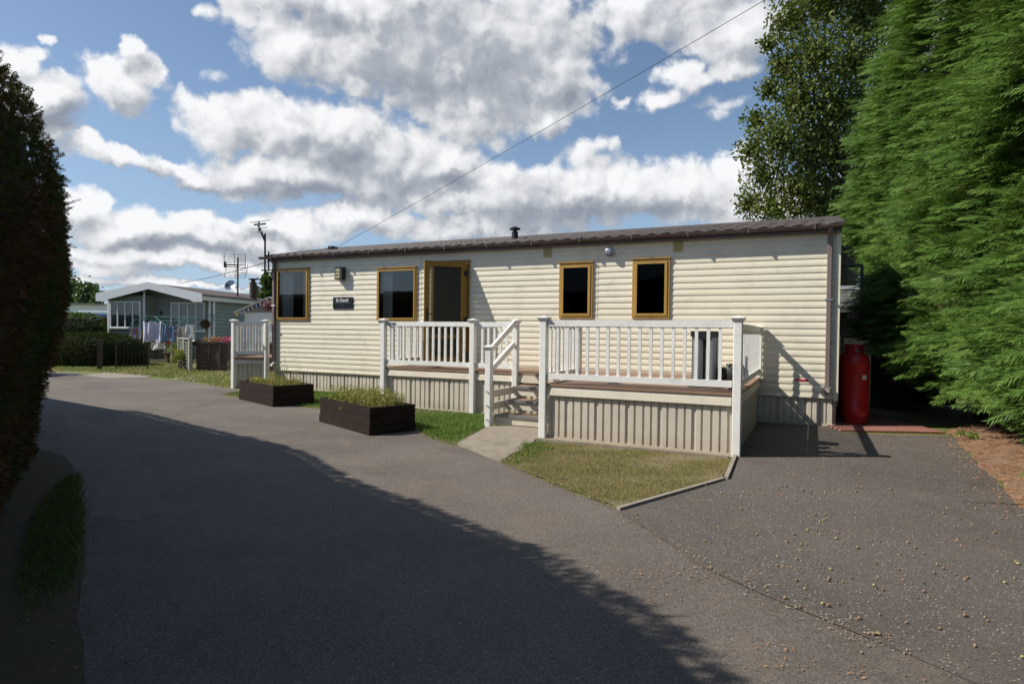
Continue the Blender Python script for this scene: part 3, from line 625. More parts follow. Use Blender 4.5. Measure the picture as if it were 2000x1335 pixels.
# end window standing open
mb=VM(); 
fz0,fz1=1.74,2.80
mb.box((-.03,-1.58,fz0),(.0,-1.62,fz1)); mb.box((-.03,-2.42,fz0),(.0,-2.38,fz1)); wf=mb.build('end_window_frame',m_darkgrey,van)
def EW(p): # open leaf hinged at v=-2.4, swung out from the end wall
    a,t,z=p; A=R(82); return (a*math.sin(A)+t*math.cos(A)+.03, 2.42-a*math.cos(A)+t*math.sin(A), z)
mb=MB(EW); W=.46; q=.045
mb.box((0,0,fz0),(q,.04,fz1)); mb.box((W-q,0,fz0),(W,.04,fz1)); mb.box((q,0,fz0),(W-q,.04,fz0+q)); mb.box((q,0,fz1-q),(W-q,.04,fz1)); ow=mb.build('open_window',m_darkgrey,van)
mb=MB(EW); mb.add([(q,.02,fz0+q),(W-q,.02,fz0+q),(W-q,.02,fz1-q),(q,.02,fz1-q)],[(0,1,2,3)]); mb.build('pane',m_glass,ow)
# lamp
lamp,LM=vthing('wall_lamp','black box wall lamp with a small gold grid window beside the left window','lamp',10.0,.024,2.57)
mb=LM(); mb.box((9.91,.024,2.58),(10.12,.15,2.61)); mb.box((9.91,.024,2.83),(10.12,.15,2.865)); mb.box((9.91,.024,2.61),(9.93,.15,2.83)); mb.box((10.10,.024,2.61),(10.12,.15,2.83)); mb.box((9.93,.024,2.61),(10.10,.03,2.83))
mb.box((9.93,.135,2.61),(9.985,.148,2.83)) 
for k in range(1,3): mb.box((9.985,.146,2.61+.0733*k-.006),(10.10,.152,2.61+.0733*k+.006)); mb.box((9.985+.0383*k-.004,.146,2.61),(9.985+.0383*k+.004,.1515,2.83))
mb.build('lamp_housing',m_black,lamp); mb=LM(); mb.box((9.986,.12,2.612),(10.098,.1455,2.828)); mb.build('lamp_glass',m_lampglass,lamp)
sg,SM=vthing('name_plaque','black name plaque with white lettering mounted below the wall lamp','sign',9.98,.024,1.93)
mb=SM(); mb.bevbox((9.69,.024,1.93),(10.265,.04,2.19),.004); mb.build('board',m_sign,sg)
T0=lambda u,z:(-(u-9.98),-.0185,z-1.93)
put_text('St David',.105,m_letter,'lettering',sg,T0(9.99,2.085))
mb=SM(); mb.box((9.73,.0405,2.055),(10.22,.0415,2.059)); mb.build('rule_line',m_steel,sg)
put_text('11',.04,m_steel,'number',sg,T0(9.985,1.985))
# TV aerial on pole at left corner
ae,AM=vthing('tv_aerial','tall television aerial on a grey pole bracketed to the left end of the cream home','aerial',LEN+.12,.12,2.9)
u0,v0=LEN+.14,.19
mb=AM(); mb.tube([(u0,v0,2.80),(u0,v0,3.74)],.022,8); mb.tube([(u0-.12,v0,2.86),(u0-.12,v0,3.3)],.018,8); mb.bar((u0+.12,v0,2.86),(u0-.2,v0-.1,2.86),.03,.03); mb.build('pole',m_iron,ae)
mb=AM(); mb.bar((u0,v0,3.56),(u0+.12,v0+.1,3.93),.035,.05); mb.bar((u0+.26,v0+.1,3.95),(u0-.12,v0+.1,3.95),.03,.045); mb.build('boom',m_darkgrey,ae)
for z,l in((4.02,.36),(3.86,.28),(3.77,.14)):
    mb=AM(); mb.tube([(u0+.07-l,v0+.10+l*.1,z),(u0+.07+l,v0+.12-l*.1,z)],.010,6); mb.build('element',m_darkgrey,ae)
mb=AM(); mb.bar((u0+.10,v0+.1,3.75),(u0+.10,v0+.1,4.02),.03,.03); mb.build('mast_arm',m_darkgrey,ae)
# overhead wires
def wire(name,label,a,b,sag,r):
    a,b=Vector(a),Vector(b); o=thing(name,label,'cable',a); mb=MB(); mb.tube([(b-a)*t+Vector((0,0,-sag*4*t*(1-t))) for t in [k/16 for k in range(17)]],r,6); mb.build('cable_strand',m_iron,o)
p0=VW(11.2,-1.0,ZE+.33); p1=at(1470,0,10.2); d=p1-p0
wire('overhead_cable','black overhead cable rising from the home roof across the sky',p0,p0+d*1.9,.12,.005)
wire('overhead_cable','thin cable running from the bungalow roof to the cream home',at(352,553,29.3),VW(LEN-.1,-.1,ZE+.05),.06,.010)
# ================================================================== DECKS
ZF=.755
def post(MBf,par,u,v,z0,z1,w=.098):
    mb=MBf(); h=w/2; mb.bevbox((u-h,v-h,z0),(u+h,v+h,z1-.045),.008); p=mb.build('post',m_white,par)
    mb=MBf(); c=h+.028
    mb.add([(u-h-.004,v-h-.004,z1-.07),(u+h+.004,v-h-.004,z1-.07),(u+h+.004,v+h+.004,z1-.07),(u-h-.004,v+h+.004,z1-.07),(u-c,v-c,z1-.028),(u+c,v-c,z1-.028),(u+c,v+c,z1-.028),(u-c,v+c,z1-.028),(u-c,v-c,z1-.016),(u+c,v-c,z1-.016),(u+c,v+c,z1-.016),(u-c,v+c,z1-.016),(u,v,z1+.01)],
     [(3,2,1,0),(0,1,5,4),(1,2,6,5),(2,3,7,6),(3,0,4,7),(4,5,9,8),(5,6,10,9),(6,7,11,10),(7,4,8,11),(8,9,12),(9,10,12),(10,11,12),(11,8,12)])
    mb.build('post_cap',m_white,p); return p
def rail(MBf,par,p,q,zt=1.615,zb=.90,n=None,sp=.145,off=.062):
    p,q=Vector((*p,0)),Vector((*q,0)); d=(q-p); L=d.length; d.normalize(); a=p+d*off; b=q-d*off
    for nm,z,h in (('top_rail',zt-.042,.084),('bottom_rail',zb-.04,.08)):
        mb=MBf(); mb.bar(a+Vector((0,0,z)),b+Vector((0,0,z)),.055,h); mb.build(nm,m_white,par)
    n=n or int((L-.12)/sp); 
    for k in range(n):
        t=(k+1)/(n+1); c=a+(b-a)*t; mb=MBf(); h=.0185
        ang=0; mb.add([(c.x+d.x*i*h-d.y*j*.018,c.y+d.y*i*h+d.x*j*.018,z) for z in (zb-.002,zt-.083) for i,j in((-1,-1),(1,-1),(1,1),(-1,1))],[(3,2,1,0),(4,5,6,7),(0,1,5,4),(1,2,6,5),(2,3,7,6),(3,0,4,7)])
        mb.build('baluster',m_white,par)
dk,KM=vthing('raised_deck','L shaped raised brown deck with white posts and railings along the cream home','deck',4,1.6)
UR,UL,VF=1.14,3.62,3.29
UM,VMf=7.66,1.56
def boards(mb,u0,u1,v0,v1,z):
    n=max(1,round((v1-v0)/.145)); w=(v1-v0)/n
    for k in range(n): mb.box((u0,v0+k*w+.003,z-.028),(u1,v0+(k+1)*w-.003,z))
mb=KM(); boards(mb,UL+.002,UM+.02,.03,VMf+.03,ZF); boards(mb,UR-.03,UL,.03,VF+.04,ZF); mb.build('deck_boards',m_deck,dk)
mb=KM(); mb.box((UR+.02,.05,ZF-.12),(UL-.02,VF-.06,ZF-.035)); mb.box((UL,.05,ZF-.12),(UM-.02,VMf-.06,ZF-.035)); mb.build('deck_frame',m_timber,dk)
def fasc(mb,a,b,nrm):
    a,b=Vector(a),Vector(b); n=Vector(nrm); o=[(0,ZF-.03),(.005,ZF-.03),(.016,ZF-.06),(.030,ZF-.15),(.020,ZF-.155),(0,ZF-.10)]
    vs=[(a.x+n.x*x,a.y+n.y*x,z) for x,z in o]+[(b.x+n.x*x,b.y+n.y*x,z) for x,z in o]; mb.add(vs,[(i,(i+1)%6,6+(i+1)%6,6+i) for i in range(6)]+[(5,4,3,2,1,0),(6,7,8,9,10,11)])
for a,b,n in (((UR+.06,VF+.01),(UL-.06,VF+.01),(0,1)),((UR-.0,.06),(UR-.0,VF-.06),(-1,0)),((5.76,VMf),(UM-.06,VMf),(0,1)),((UL+.1,VMf),(5.64,VMf),(0,1)),((UM,.1),(UM,VMf-.06),(1,0))):
    mb=KM(); fasc(mb,a,b,n); mb.build('fascia',m_trim,dk)
    mb=KM(); L=math.hypot(b[0]-a[0],b[1]-a[1]); dx,dy=(b[0]-a[0])/L,(b[1]-a[1])/L
    skirt(mb,lambda s,o,z:(a[0]+dx*s+n[0]*(o-.035),a[1]+dy*s+n[1]*(o-.035),z),L,.035,ZF-.10)
    mb.bar((a[0]-n[0]*.02,a[1]-n[1]*.02,.02),(b[0]-n[0]*.02,b[1]-n[1]*.02,.03,)[:3],.03,.03); mb.build('skirt_panel',m_skirt,dk)
for u,v,zb,zt in ((UR,VF,0,1.668),(UL,VF+.02,0,1.668),(UL,1.95,ZF-.1,1.64),(UR,.12,ZF,1.60),(7.63,VMf+.02,0,1.665),(5.70,VMf+.02,0,1.668),(4.87,VMf+.02,.2,1.665),(7.76,.10,ZF,1.655)):
    post(KM,dk,u,v,zb,zt)
rail(KM,dk,(UR,VF),(UL,VF+.02),n=16); rail(KM,dk,(UL,VF),(UL,1.95),n=7); rail(KM,dk,(UR,VF),(UR,.12),1.58,.90,n=18)
rail(KM,dk,(7.63,VMf),(5.70,VMf),n=13); rail(KM,dk,(5.70,VMf),(4.87,VMf),n=5); rail(KM,dk,(7.63,VMf),(7.76,.10),n=9)
put_text('KNIA',.078,m_navy,'rail_lettering',dk,(-(7.43-4),-(VMf+.031-1.6),1.545))
# steps
st,TM=vthing('deck_steps','three open grey edged steps with a short newel post and double sloping handrail','steps',4.2,2.3)
UA,UB=3.70,4.70
for k,(z,v) in enumerate(((.57,1.92),(.38,2.24),(.19,2.56))):
    mb=TM(); mb.box((UA,v-.24,z-.03),(UB,v+.055,z)); mb.build('tread',m_deck,st)
    mb=TM(); mb.box((UA-.0,v+.056,z-.036),(UB+.01,v+.075,z+.003)); mb.build('nosing',m_steel,st)
    mb=TM(); mb.box((UA,v+.03,z-.15),(UB,v+.05,z-.031)); mb.build('riser',m_trim,st)
    mb=TM(); mb.box((UB+.011,v-.05,z-.12),(UB+.04,2.70,z-.01)); mb.build('side_beam',m_trim,st)
mb=TM(); mb.box((UA,VMf+.065,.60),(UB,VMf+.08,ZF-.03)); mb.build('riser',m_trim,st)
post(TM,st,4.765,2.73,0,1.24)
mb=TM(); mb.bar((4.775,2.67,1.17),(4.87,VMf+.085,1.60),.045,.09); mb.build('handrail',m_white,st)
mb=TM(); mb.bar((4.775,2.67,.86),(4.87,VMf+.085,1.25),.045,.09); mb.build('handrail',m_white,st)
mb=TM()
for z in (.12,.33,.54): mb.lathe((4.765,2.789,z),[(0,.008),(.010,.008),(.014,0)],8,'y')
mb.build('bolt',m_steel,st)
# left end deck
ed,EM=vthing('end_deck','small raised deck with white railing at the far left end of the home','deck',12.7,.3)
A=(12.93,.50);B=(12.26,.14)
post(EM,ed,*A,-.02,1.665); post(EM,ed,*B,0,1.665); rail(EM,ed,B,A,n=8); 
C=(13.9,-1.4); D_=(12.22,-1.4); post(EM,ed,*C,0,1.665); rail(EM,ed,A,C,n=12)
mb=EM(); mb.add([(A[0],A[1]+.05,z) for z in(ZF,)]+[(B[0],B[1]+.05,ZF),(D_[0],D_[1],ZF),(C[0],C[1],ZF)]+[(A[0],A[1]+.05,ZF-.05),(B[0],B[1]+.05,ZF-.05),(D_[0],D_[1],ZF-.05),(C[0],C[1],ZF-.05)],[(0,1,2,3),(7,6,5,4),(0,4,5,1),(1,5,6,2),(2,6,7,3),(3,7,4,0)]); mb.build('deck_boards',m_deck,ed)
L=math.hypot(A[0]-B[0],A[1]-B[1]); dx,dy=(A[0]-B[0])/L,(A[1]-B[1])/L
mb=EM(); fasc(mb,(B[0]+.06,B[1]+.03),(A[0]-.05,A[1]),(-dy,dx)); mb.build('fascia',m_trim,ed)
mb=EM(); skirt(mb,lambda s,o,z:(B[0]+dx*s-dy*(o-.03),B[1]+dy*s+dx*(o-.03),z),L,.0,ZF-.10); mb.build('skirt_panel',m_skirt,ed)
# things on the right deck
cb,CM=vthing('storage_cabinet','slim grey two door cabinet with black top and base behind the deck railing','cabinet',1.62,2.55,ZF)
u,v=1.62,2.55
mb=CM(); mb.bevbox((u-.20,v-.16,ZF),(u+.20,v+.17,ZF+.045),.03); mb.build('base',m_black,cb)
mb=CM(); mb.bevbox((u-.175,v-.14,ZF+.66),(u+.175,v+.15,ZF+.735),.02); mb.box((u+.10,v+.14,ZF+.63),(u-.1,v+.155,ZF+.66)); mb.build('top',m_black,cb)
mb=CM(); mb.box((u-.16,v-.13,ZF+.045),(u+.16,v+.10,ZF+.66)); mb.build('body',m_black,cb)
for s in(-1,1):
    mb=CM(); pr=[]; c0=u+s*.085
    for z in (ZF+.05,ZF+.655): pr+=[(c0+.066*x,v+.10+.045*(1-x*x),z) for x in (-1,-.6,-.2,.2,.6,1)]
    mb.add(pr,[(k+1,k,6+k,7+k) for k in range(5)]); mb.build('door_panel',m_steel,cb,smooth=True)
for (u,v,r_,h_,lab) in ((1.38,2.5,.10,.24,'small black plant pot with green leaves beside the slim cabinet'),(1.23,2.72,.11,.30,'larger black wavy rimmed plant pot behind the deck corner post')):
    pt,PM=vthing('plant_pot',lab,'plant pot',u,v,ZF,None)
    mb=PM(); n=24; vs=[]
    for rr,z in ((r_*.75,0),(r_,h_),(r_*.85,h_),(r_*.8,h_-.06)):
        for k in range(n): t=2*math.pi*k/n; vs.append((u+rr*math.cos(t),v+rr*math.sin(t),ZF+.002+z+(.025*math.sin(t*5) if z>=h_ else 0)))
    mb.add(vs,[(i*n+k,i*n+(k+1)%n,(i+1)*n+(k+1)%n,(i+1)*n+k) for i in range(3) for k in range(n)]+[tuple(range(n-1,-1,-1))]); mb.build('pot',m_black,pt,smooth=True)
    P=RNG.normal(size=(90,3))*[.04,.04,.0]+[0,0,h_-.07]; D=RNG.normal(size=(90,3))*.6+[0,0,1]; V,Fc=leaves(P,D,RNG.normal(size=(90,3)),RNG.uniform(.05,.12,90),.02*np.ones(90)); npmesh('foliage',V,Fc,m_lush,pt)
# ================================================================== PLANTERS
def planter(label,lab2,c1,c2,depth,h,herb):
    c1,c2=Vector(c1),Vector(c2); d=(c2-c1); L=d.length; rz=math.atan2(d.y,d.x); o=thing('timber_planter',label,'planter',(c1.x,c1.y,0),rz)
    nb=3; bh=h/nb; t=.045
    for k in range(nb):
        g_=.003; e=.012 if k==0 else 0
        mb=MB(); a,b=k*bh+g_,(k+1)*bh-.001
        mb.box((-e*.4,-e,a),(L+e,t,b)); mb.box((L-t+e,t,a),(L+e,depth-t,b)); mb.box((-e*.4,depth-t,a),(L+e,depth+e*.5,b)); mb.box((-e*.4,t,a),(t,depth-t,b)); mb.build('board',m_planter,o)
    mb=MB(); mb.box((t,t,.02),(L-t,depth-t,h-.05)); mb.build('soil',m_soil,o)
    p=thing('planter_plants',lab2,'plants',o.matrix_basis@Vector((L/2,depth/2,h-.05)),rz); return o,p,L,depth,h
def herbs(p,L,dp,n,hh,x0=-1,x1=1,spread=.35,m=m_herb,name='foliage',lw=.013,ll=.035):
    B=RNG.uniform([x0*(L/2-.08),-(dp/2-.07),0],[x1*(L/2-.08),dp/2-.07,0],(n,3)); Ds=unit(RNG.normal(size=(n,3))*spread+[0,0,1]); Hh=RNG.uniform(.45,1.0,n)*hh*(1+.3*vnoise(B*4,2))
    k=26; t=RNG.uniform(.05,1,(n,k)); P=B[:,None]+Ds[:,None]*(Hh[:,None]*t)[...,None]; P=P.reshape(-1,3); D=RNG.normal(size=P.shape)+[0,0,.5]
    V,Fc=leaves(P,D,RNG.normal(size=P.shape),RNG.uniform(ll*.5,ll*1.2,len(P)),RNG.uniform(lw*.5,lw*1.2,len(P)))
    S,_=leaves(B,Ds,RNG.normal(size=B.shape),Hh,np.full(n,.006)); V=np.r_[V,S]; npmesh(name,V,np.arange(len(V)).reshape(-1,4),m,p)
pA=(gnd(467.9,779.5),gnd(533.4,794.6)); pB=(gnd(625,823),gnd(722,850.7))
_,p,L,dp,h=planter('dark stained timber planter nearer the left end of the home, three boards high','low yellow green plants with two tall seedy stems in the far planter',*pA,.80,.39,0)
herbs(p,L,dp,170,.17); 
herbs(p,L,dp,5,.75,.45,.62,.04,LEAF('tall_stem_green',[(.05,.10,.02),(.10,.16,.04)],.2,2),'tall_stem',.014,.04)
herbs(p,L,dp,6,.45,.72,.80,.05,LEAF('dry_stem',[(.30,.17,.07),(.4,.26,.12)],.2,2),'dry_stem',.012,.04)
herbs(p,L,dp,9,.55,-.95,-.2,.08,LEAF('seedy_stem',[(.12,.11,.06),(.2,.16,.08)],.2,2),'seedy_stem',.008,.02)
P=RNG.uniform([-.7,-.3,.05],[-.35,-.1,.12],(60,3)); V,Fc=leaves(P,RNG.normal(size=P.shape),RNG.normal(size=P.shape),np.full(60,.03),np.full(60,.025)); npmesh('yellow_flower',V,Fc,M('yellow_petal',(.6,.38,.03),(.5,.3,.02),5,.6),p)
_,p,L,dp,h=planter('dark stained timber planter with a stepped bottom board nearer the deck steps','dense pinkish green straggly plants filling the near planter',*pB,.72,.385,0)
herbs(p,L,dp,420,.27)
# ================================================================== FOLIAGE: hedges and trees
TP=[spray(13,.50,.034,.3) for _ in range(5)]; TB=[spray(17,.42,.020,.45) for _ in range(4)]; TS=[spray(6,.8,.10,.2) for _ in range(3)]
def path_pts(path,n):
    p=np.array(path,float); seg=np.linalg.norm(np.diff(p,axis=0),axis=1); c=np.r_[0,np.cumsum(seg)]; s=RNG.uniform(0,c[-1],n); i=np.clip(np.searchsorted(c,s)-1,0,len(seg)-1); t=(s-c[i])/seg[i]
    P=p[i]+(p[i+1]-p[i])*t[:,None]; d=unit(p[i+1]-p[i]); return P,d,s
# --- left clipped hedge
hp=[(-1.2,-6),(-1.3,-3),(-1.4,0),(-2.2,1.4),(-2.62,2.75),(-3.07,4.0),(-3.70,5.0),(-4.36,5.9),(-5.0,6.9),(-5.6,7.6),(-6.9,8.6),(-9.3,10.6),(-12.2,12.6),(-16,14)]
HH=2.72
lh=thing('clipped_conifer_hedge','tall dark clipped conifer hedge with brown patches in the left foreground','hedge',(-4.5,5.5,0))
def hoff(z): # distance of the face behind the plan line (positive = set back)
    t=np.clip(z/HH,0,1.2); return .16*(1-t)**2*2+.05*np.sin(t*6)+np.where(t>.8,((t-.8)/.2)**2*.30,0)-.02
def hedge_core():
    mb=MB(); zs=[0,.3,.8,1.4,2.0,2.4,2.6,2.72]; n=len(zs); V=[];Fc=[]
    for (i,(x,y)) in enumerate(hp):
        a=Vector(hp[max(i-1,0)]);b=Vector(hp[min(i+1,len(hp)-1)]); d=(b-a).normalized(); nr=Vector((d.y,-d.x)); kz=1+.24*min(1,max(0,(6-y)/3)) # towards road (right)
        for z in zs: o=float(hoff(np.array(z)))+.10; V.append((x-nr.x*o+4.5,y-nr.y*o-5.5,(z-.04)*kz))
        for z in reversed(zs): o=1.7-float(hoff(np.array(z)))*.5; V.append((x-nr.x*o+4.5,y-nr.y*o-5.5,(z-.04)*kz))
    m=2*n
    for i in range(len(hp)-1):
        for k in range(m-1): Fc.append((i*m+k,(i+1)*m+k,(i+1)*m+k+1,i*m+k+1))
    mb.add(V,Fc); mb.build('shade_core',m_core,lh)  # solid dark shell, standing in for the shaded depth behind the leaves
hedge_core()
def hedge_fol(n,zlo,zhi,tpl,smin,smax,back=False,top=False):
    P,d,s=path_pts(hp[2:12],n); nr=np.c_[d[:,1],-d[:,0]]; z=RNG.uniform(zlo,zhi,n)
    if top:
        z=np.full(n,HH)-RNG.uniform(0,.06,n); o=RNG.uniform(.3,1.5,n)
    else: o=hoff(z)+RNG.uniform(.0,.09,n)
    z=z*(1+.24*np.clip((6-P[:,1])/3,0,1))
    Q=np.c_[P-nr*o[:,None],z]; Q+=np.c_[nr,np.zeros(n)]*(.05*vnoise(Q*1.3,4))[:,None]
    up=np.clip((z-HH*.82)/(HH*.18),0,1)[:,None] if not top else np.ones((n,1))
    N0=unit(np.c_[nr,np.zeros(n)]*(1-up*.8)+np.array([0,0,1.])*up)
    D=unit(N0+RNG.normal(size=(n,3))*.75); N=RNG.normal(size=(n,3)); return scatter(tpl,Q-np.array([-4.5,5.5,0]),D,N,RNG.uniform(smin,smax,n))
A1=hedge_fol(42000,.0,2.72,TS,.035,.08); A2=hedge_fol(9000,0,0,TS,.05,.10,top=True); A3=hedge_fol(260,1.6,2.7,TP,.10,.19)
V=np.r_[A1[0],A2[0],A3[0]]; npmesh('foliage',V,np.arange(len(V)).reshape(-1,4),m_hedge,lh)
# --- right leylandii row
rp=[(4.95,1.0),(4.9,3.4),(5.1,5.2),(5.65,6.8),(6.35,8.6),(7.05,10.6),(7.75,12.5),(8.35,14.3),(9.6,15.4),(11.5,15.9)]
RH=10.5
rh=thing('leylandii_row','towering feathery bright green conifer row filling the right side','hedge',(7,9,0))
rpa=np.array(rp)
def rz0(y): return np.interp(y,[1,4,5.2,6.8,8.6,10.6,12.5,13.5,14.5,16],[.3,.3,.42,.55,.62,.70,1.5,2.4,3.0,3.2])
def rtop(y): return np.interp(y,[1,9,11,12.2,13.8,14.8,16],[10.3,10.3,9.6,8.5,7.6,7.1,6.8])
def r_fol(n,z0,z1,smin,smax,tpl,y0=None):
    P,d,s=path_pts(rp,n); nr=np.c_[-d[:,1],d[:,0]] # towards driveway (left)
    lo=rz0(P[:,1]); tp=rtop(P[:,1])+.5*vnoise(P*[1.3,1.3],31,2) if False else rtop(P[:,1])+.45*np.sin(P[:,1]*2.3)*np.sin(P[:,1]*.9+1); z1=np.minimum(z1,tp); z=lo+(z1-lo)*RNG.uniform(0,1,n)**1.1
    S=np.c_[P,z]
    cu=vnoise(S*[1.7,1.7,3.0],77,3)>-.62+RNG.uniform(-.25,.25,n); P,z,S,nr,lo=P[cu],z[cu],S[cu],nr[cu],lo[cu]; n=len(z)
    bulge=.26*vnoise(S*[.45,.45,1.0],21,2)+.24*vnoise(S*[1.1,1.1,3.2],22,3)
    tuck=-.75*np.exp(-(z-lo)/.35)+.55*np.exp(-(((z-lo)-.9)/.8)**2) # undercut at the bottom, then a hanging skirt
    lean=-.03*np.maximum(z-5,0)
    o=bulge+tuck*.6+lean+RNG.uniform(-.28,.05,n)
    ph=RNG.uniform(0,1,n)
    Q=np.c_[P+nr*o[:,None],z]
    D=unit(np.c_[nr,np.zeros(n)]*.75+np.array([-.75,-.30,-.12])+RNG.normal(size=(n,3))*[.25,.25,.20]); N=unit(np.array([-.25,-.35,.9])+RNG.normal(size=(n,3))*.4)
    return scatter(tpl,Q-np.array([7,9,0]),D,N,RNG.uniform(smin,smax,n)*(1+.03*P[:,1]))
B3=r_fol(2600,0,9.6,.42,.68,TB); B1=r_fol(24000,0,9.6,.22,.44,TP); B2=r_fol(14000,0,5.5,.16,.34,TP)
V=np.r_[B1[0],B2[0],B3[0]]; npmesh('foliage',V,np.arange(len(V)).reshape(-1,4),m_leyl,rh)
mb=MB(); V=[];Fc=[]; 
for i,(x,y) in enumerate(rp):
    a=Vector(rp[max(i-1,0)]);b=Vector(rp[min(i+1,len(rp)-1)]); d=(b-a).normalized(); nr=Vector((-d.y,d.x)); lo=float(rz0(y))
    for o,z in ((-.9,lo+.1),(-.42,lo+.5),(-.36,max(3.2,lo+.9)),(-.42,float(rtop(y))*.72),(-.8,float(rtop(y))-.25),(-4.2,float(rtop(y))-.25),(-2.2,0),): V.append((x+nr.x*o-7,y+nr.y*o-9,z))
for i in range(len(rp)-1):
    for k in range(6): Fc.append((i*7+k,i*7+k+1,(i+1)*7+k+1,(i+1)*7+k))
    Fc.append((i*7+6,i*7,(i+1)*7,(i+1)*7+6))
mb.add(V,Fc); mb.build('shade_core',m_core,rh)  # solid dark backing added for the darkness in and under the conifers
for y in (5.0,6.6,8.0,9.6,11.4,13.4):
    x=np.interp(y,rpa[:,1],rpa[:,0])+1.35; mb=MB(); mb.tube([(x-7,y-9,-.05),(x-7+.05,y-9,1.2),(x-7,y-9,3.5)],[.17,.14,.1],9); mb.build('trunk',m_bark,rh,smooth=True)
# --- generic leafy crown
def crown(name,par,blobs,org,n,lmin,lmax,m,wr=.5,squash=1,shell=.75,cull=-.55):
    w=np.array([b[3]**2 for b in blobs]); idx=RNG.choice(len(blobs),n,p=w/w.sum()); B=np.array(blobs,float)[idx]
    d=unit(RNG.normal(size=(n,3))); r=B[:,3]*(shell+(1-shell)*RNG.uniform(-1,1,n))*(1+.28*vnoise(B[:,:3]+d*B[:,3:4]*1.0,5,3)); P=B[:,:3]+d*r[:,None]*[1,1,squash]
    g_=vnoise(P*1.7,9,3); P=P[g_>cull+RNG.uniform(-.3,.3,n)]; k=len(P)
    D=RNG.normal(size=(k,3))+[0,0,-.2]; L=RNG.uniform(lmin,lmax,k); V,Fc=leaves(P-np.array(org),D,RNG.normal(size=(k,3))+[0,0,.6],L,L*wr); return npmesh(name,V,Fc,m,par)
def limb(mb,a,b,r0,r1,wob=.25):
    a,b=Vector(a),Vector(b); pts=[];n=7
    for k in range(n): t=k/(n-1); pts.append(a+(b-a)*t+Vector((random.uniform(-1,1),random.uniform(-1,1),random.uniform(-.5,.5)))*wob*math.sin(math.pi*t))
    mb.tube(pts,[r0+(r1-r0)*k/(n-1) for k in range(n)],7)
# broadleaf tree behind the home
YB=21.0
bt=thing('broadleaf_tree','dark spreading broadleaf tree rising behind the right end of the home','tree',(11.2,YB,0))
bl=[]
for px,py,r_,dy in ((1545,40,58,0),(1610,10,70,.5),(1690,20,80,1),(1500,85,22,-.3),(1530,130,45,0),(1590,110,70,-.8),(1670,120,80,.4),(1500,175,28,0),(1560,200,65,-.5),(1478,235,34,.2),(1640,210,80,0),(1520,270,60,-.9),(1468,290,34,0),(1590,290,75,-.3),(1660,300,70,.6),(1490,345,42,0),(1560,365,62,-.6),(1462,400,30,0),(1510,410,45,-.3),(1600,400,66,.2),(1670,400,60,.8),(1580,-60,90,.5),(1690,-80,110,1),(1780,40,120,2),(1800,200,130,2.5),(1760,350,110,2),(1660,470,60,.4),(1700,500,70,1.0),(1650,530,50,1.5)):
    c=at(px,py,YB+dy); bl.append((c.x,c.y,c.z,r_*YB/F))
crown('crown',bt,bl,(11.2,YB,0),84000,.08,.19,m_tree,.55,1,.5,-.85)
mb=MB(); mb.tube([(0,0,-.1),(.1,0,2),(.05,.1,4),(-.1,0,6)],[.42,.34,.3,.24],12); mb.build('trunk',m_bark,bt,smooth=True)
mb=MB()
for b in bl: limb(mb,(random.uniform(-.2,.2),0,random.uniform(3.5,7.5)),(b[0]-11.2,b[1]-YB,b[2]),.10,.02,.4)
for i in range(0,len(bl)-3,2): limb(mb,(bl[i][0]-11.2,bl[i][1]-YB,bl[i][2]),(bl[i+3][0]-11.2,bl[i+3][1]-YB,bl[i+3][2]),.04,.015,.3)
mb.build('limbs',m_bark,bt)
# ================================================================== RIGHT YARD
def cylinder(label,x,y,rz,lab):
    o=thing('gas_cylinder',label,'gas cylinder',(x,y,.035),rz); r=.19
    mb=MB(); mb.lathe((0,0,0),[(r*.93,0),(r*.95,.10),(r*.96,.105)],28); mb.build('foot_ring',m_red,o,smooth=True)
    mb=MB(); mb.lathe((0,0,0),[(r*.5,.075),(r*.96,.10),(r,.14),(r,.20),(r*1.02,.205),(r*1.02,.215),(r,.22),(r,.98),(r*1.02,.985),(r*1.02,.995),(r,1.0),(r*.985,1.03),(r*.92,1.075),(r*.75,1.115),(r*.45,1.135),(.0,1.14)],32); mb.build('tank',m_red,o,smooth=True)
    mb=MB(); n=28; vs=[];q=.105
    for z in (1.12,1.275):
        for rr in (q,q-.007):
            for k in range(n+1): t=.55+(2*math.pi-1.1)*k/n-math.pi/2; vs.append((rr*math.cos(t),rr*math.sin(t),z))
    m=n+1; mb.add(vs,[(k,k+1,2*m+k+1,2*m+k) for k in range(n)]+[(m+k+1,m+k,3*m+k,3*m+k+1) for k in range(n)]+[(2*m+k,2*m+k+1,3*m+k+1,3*m+k) for k in range(n)]); mb.build('collar',m_red,o,smooth=False)
    mb=MB(); mb.lathe((0,0,1.13),[(.022,0),(.022,.05),(.035,.05),(.035,.085),(.0,.09)],12); mb.tube([(0,0,1.16),(.07,-.02,1.16)],.012,8); mb.build('valve',m_steel,o)
    mb=MB(); 
    vs=[]
    for z in (.72,.79):
        for k in range(5): t=-1.60+.10*k; vs.append((r*1.006*math.cos(t),r*1.006*math.sin(t),z))
    mb.add(vs,[(k,k+1,6+k,5+k) for k in range(4)]); mb.build('label_sticker',m_label,o)
    return o
cylinder('tall red gas cylinder standing in front at the corner of the home',5.62,10.12,0,1)
cylinder('second red gas cylinder half hidden between the front one and the wall',5.91,10.82,.4,0)
sb=thing('storage_box','low dark grey metal storage box in deep shade under the conifers','storage box',(8.0,12.5,0),-.05)
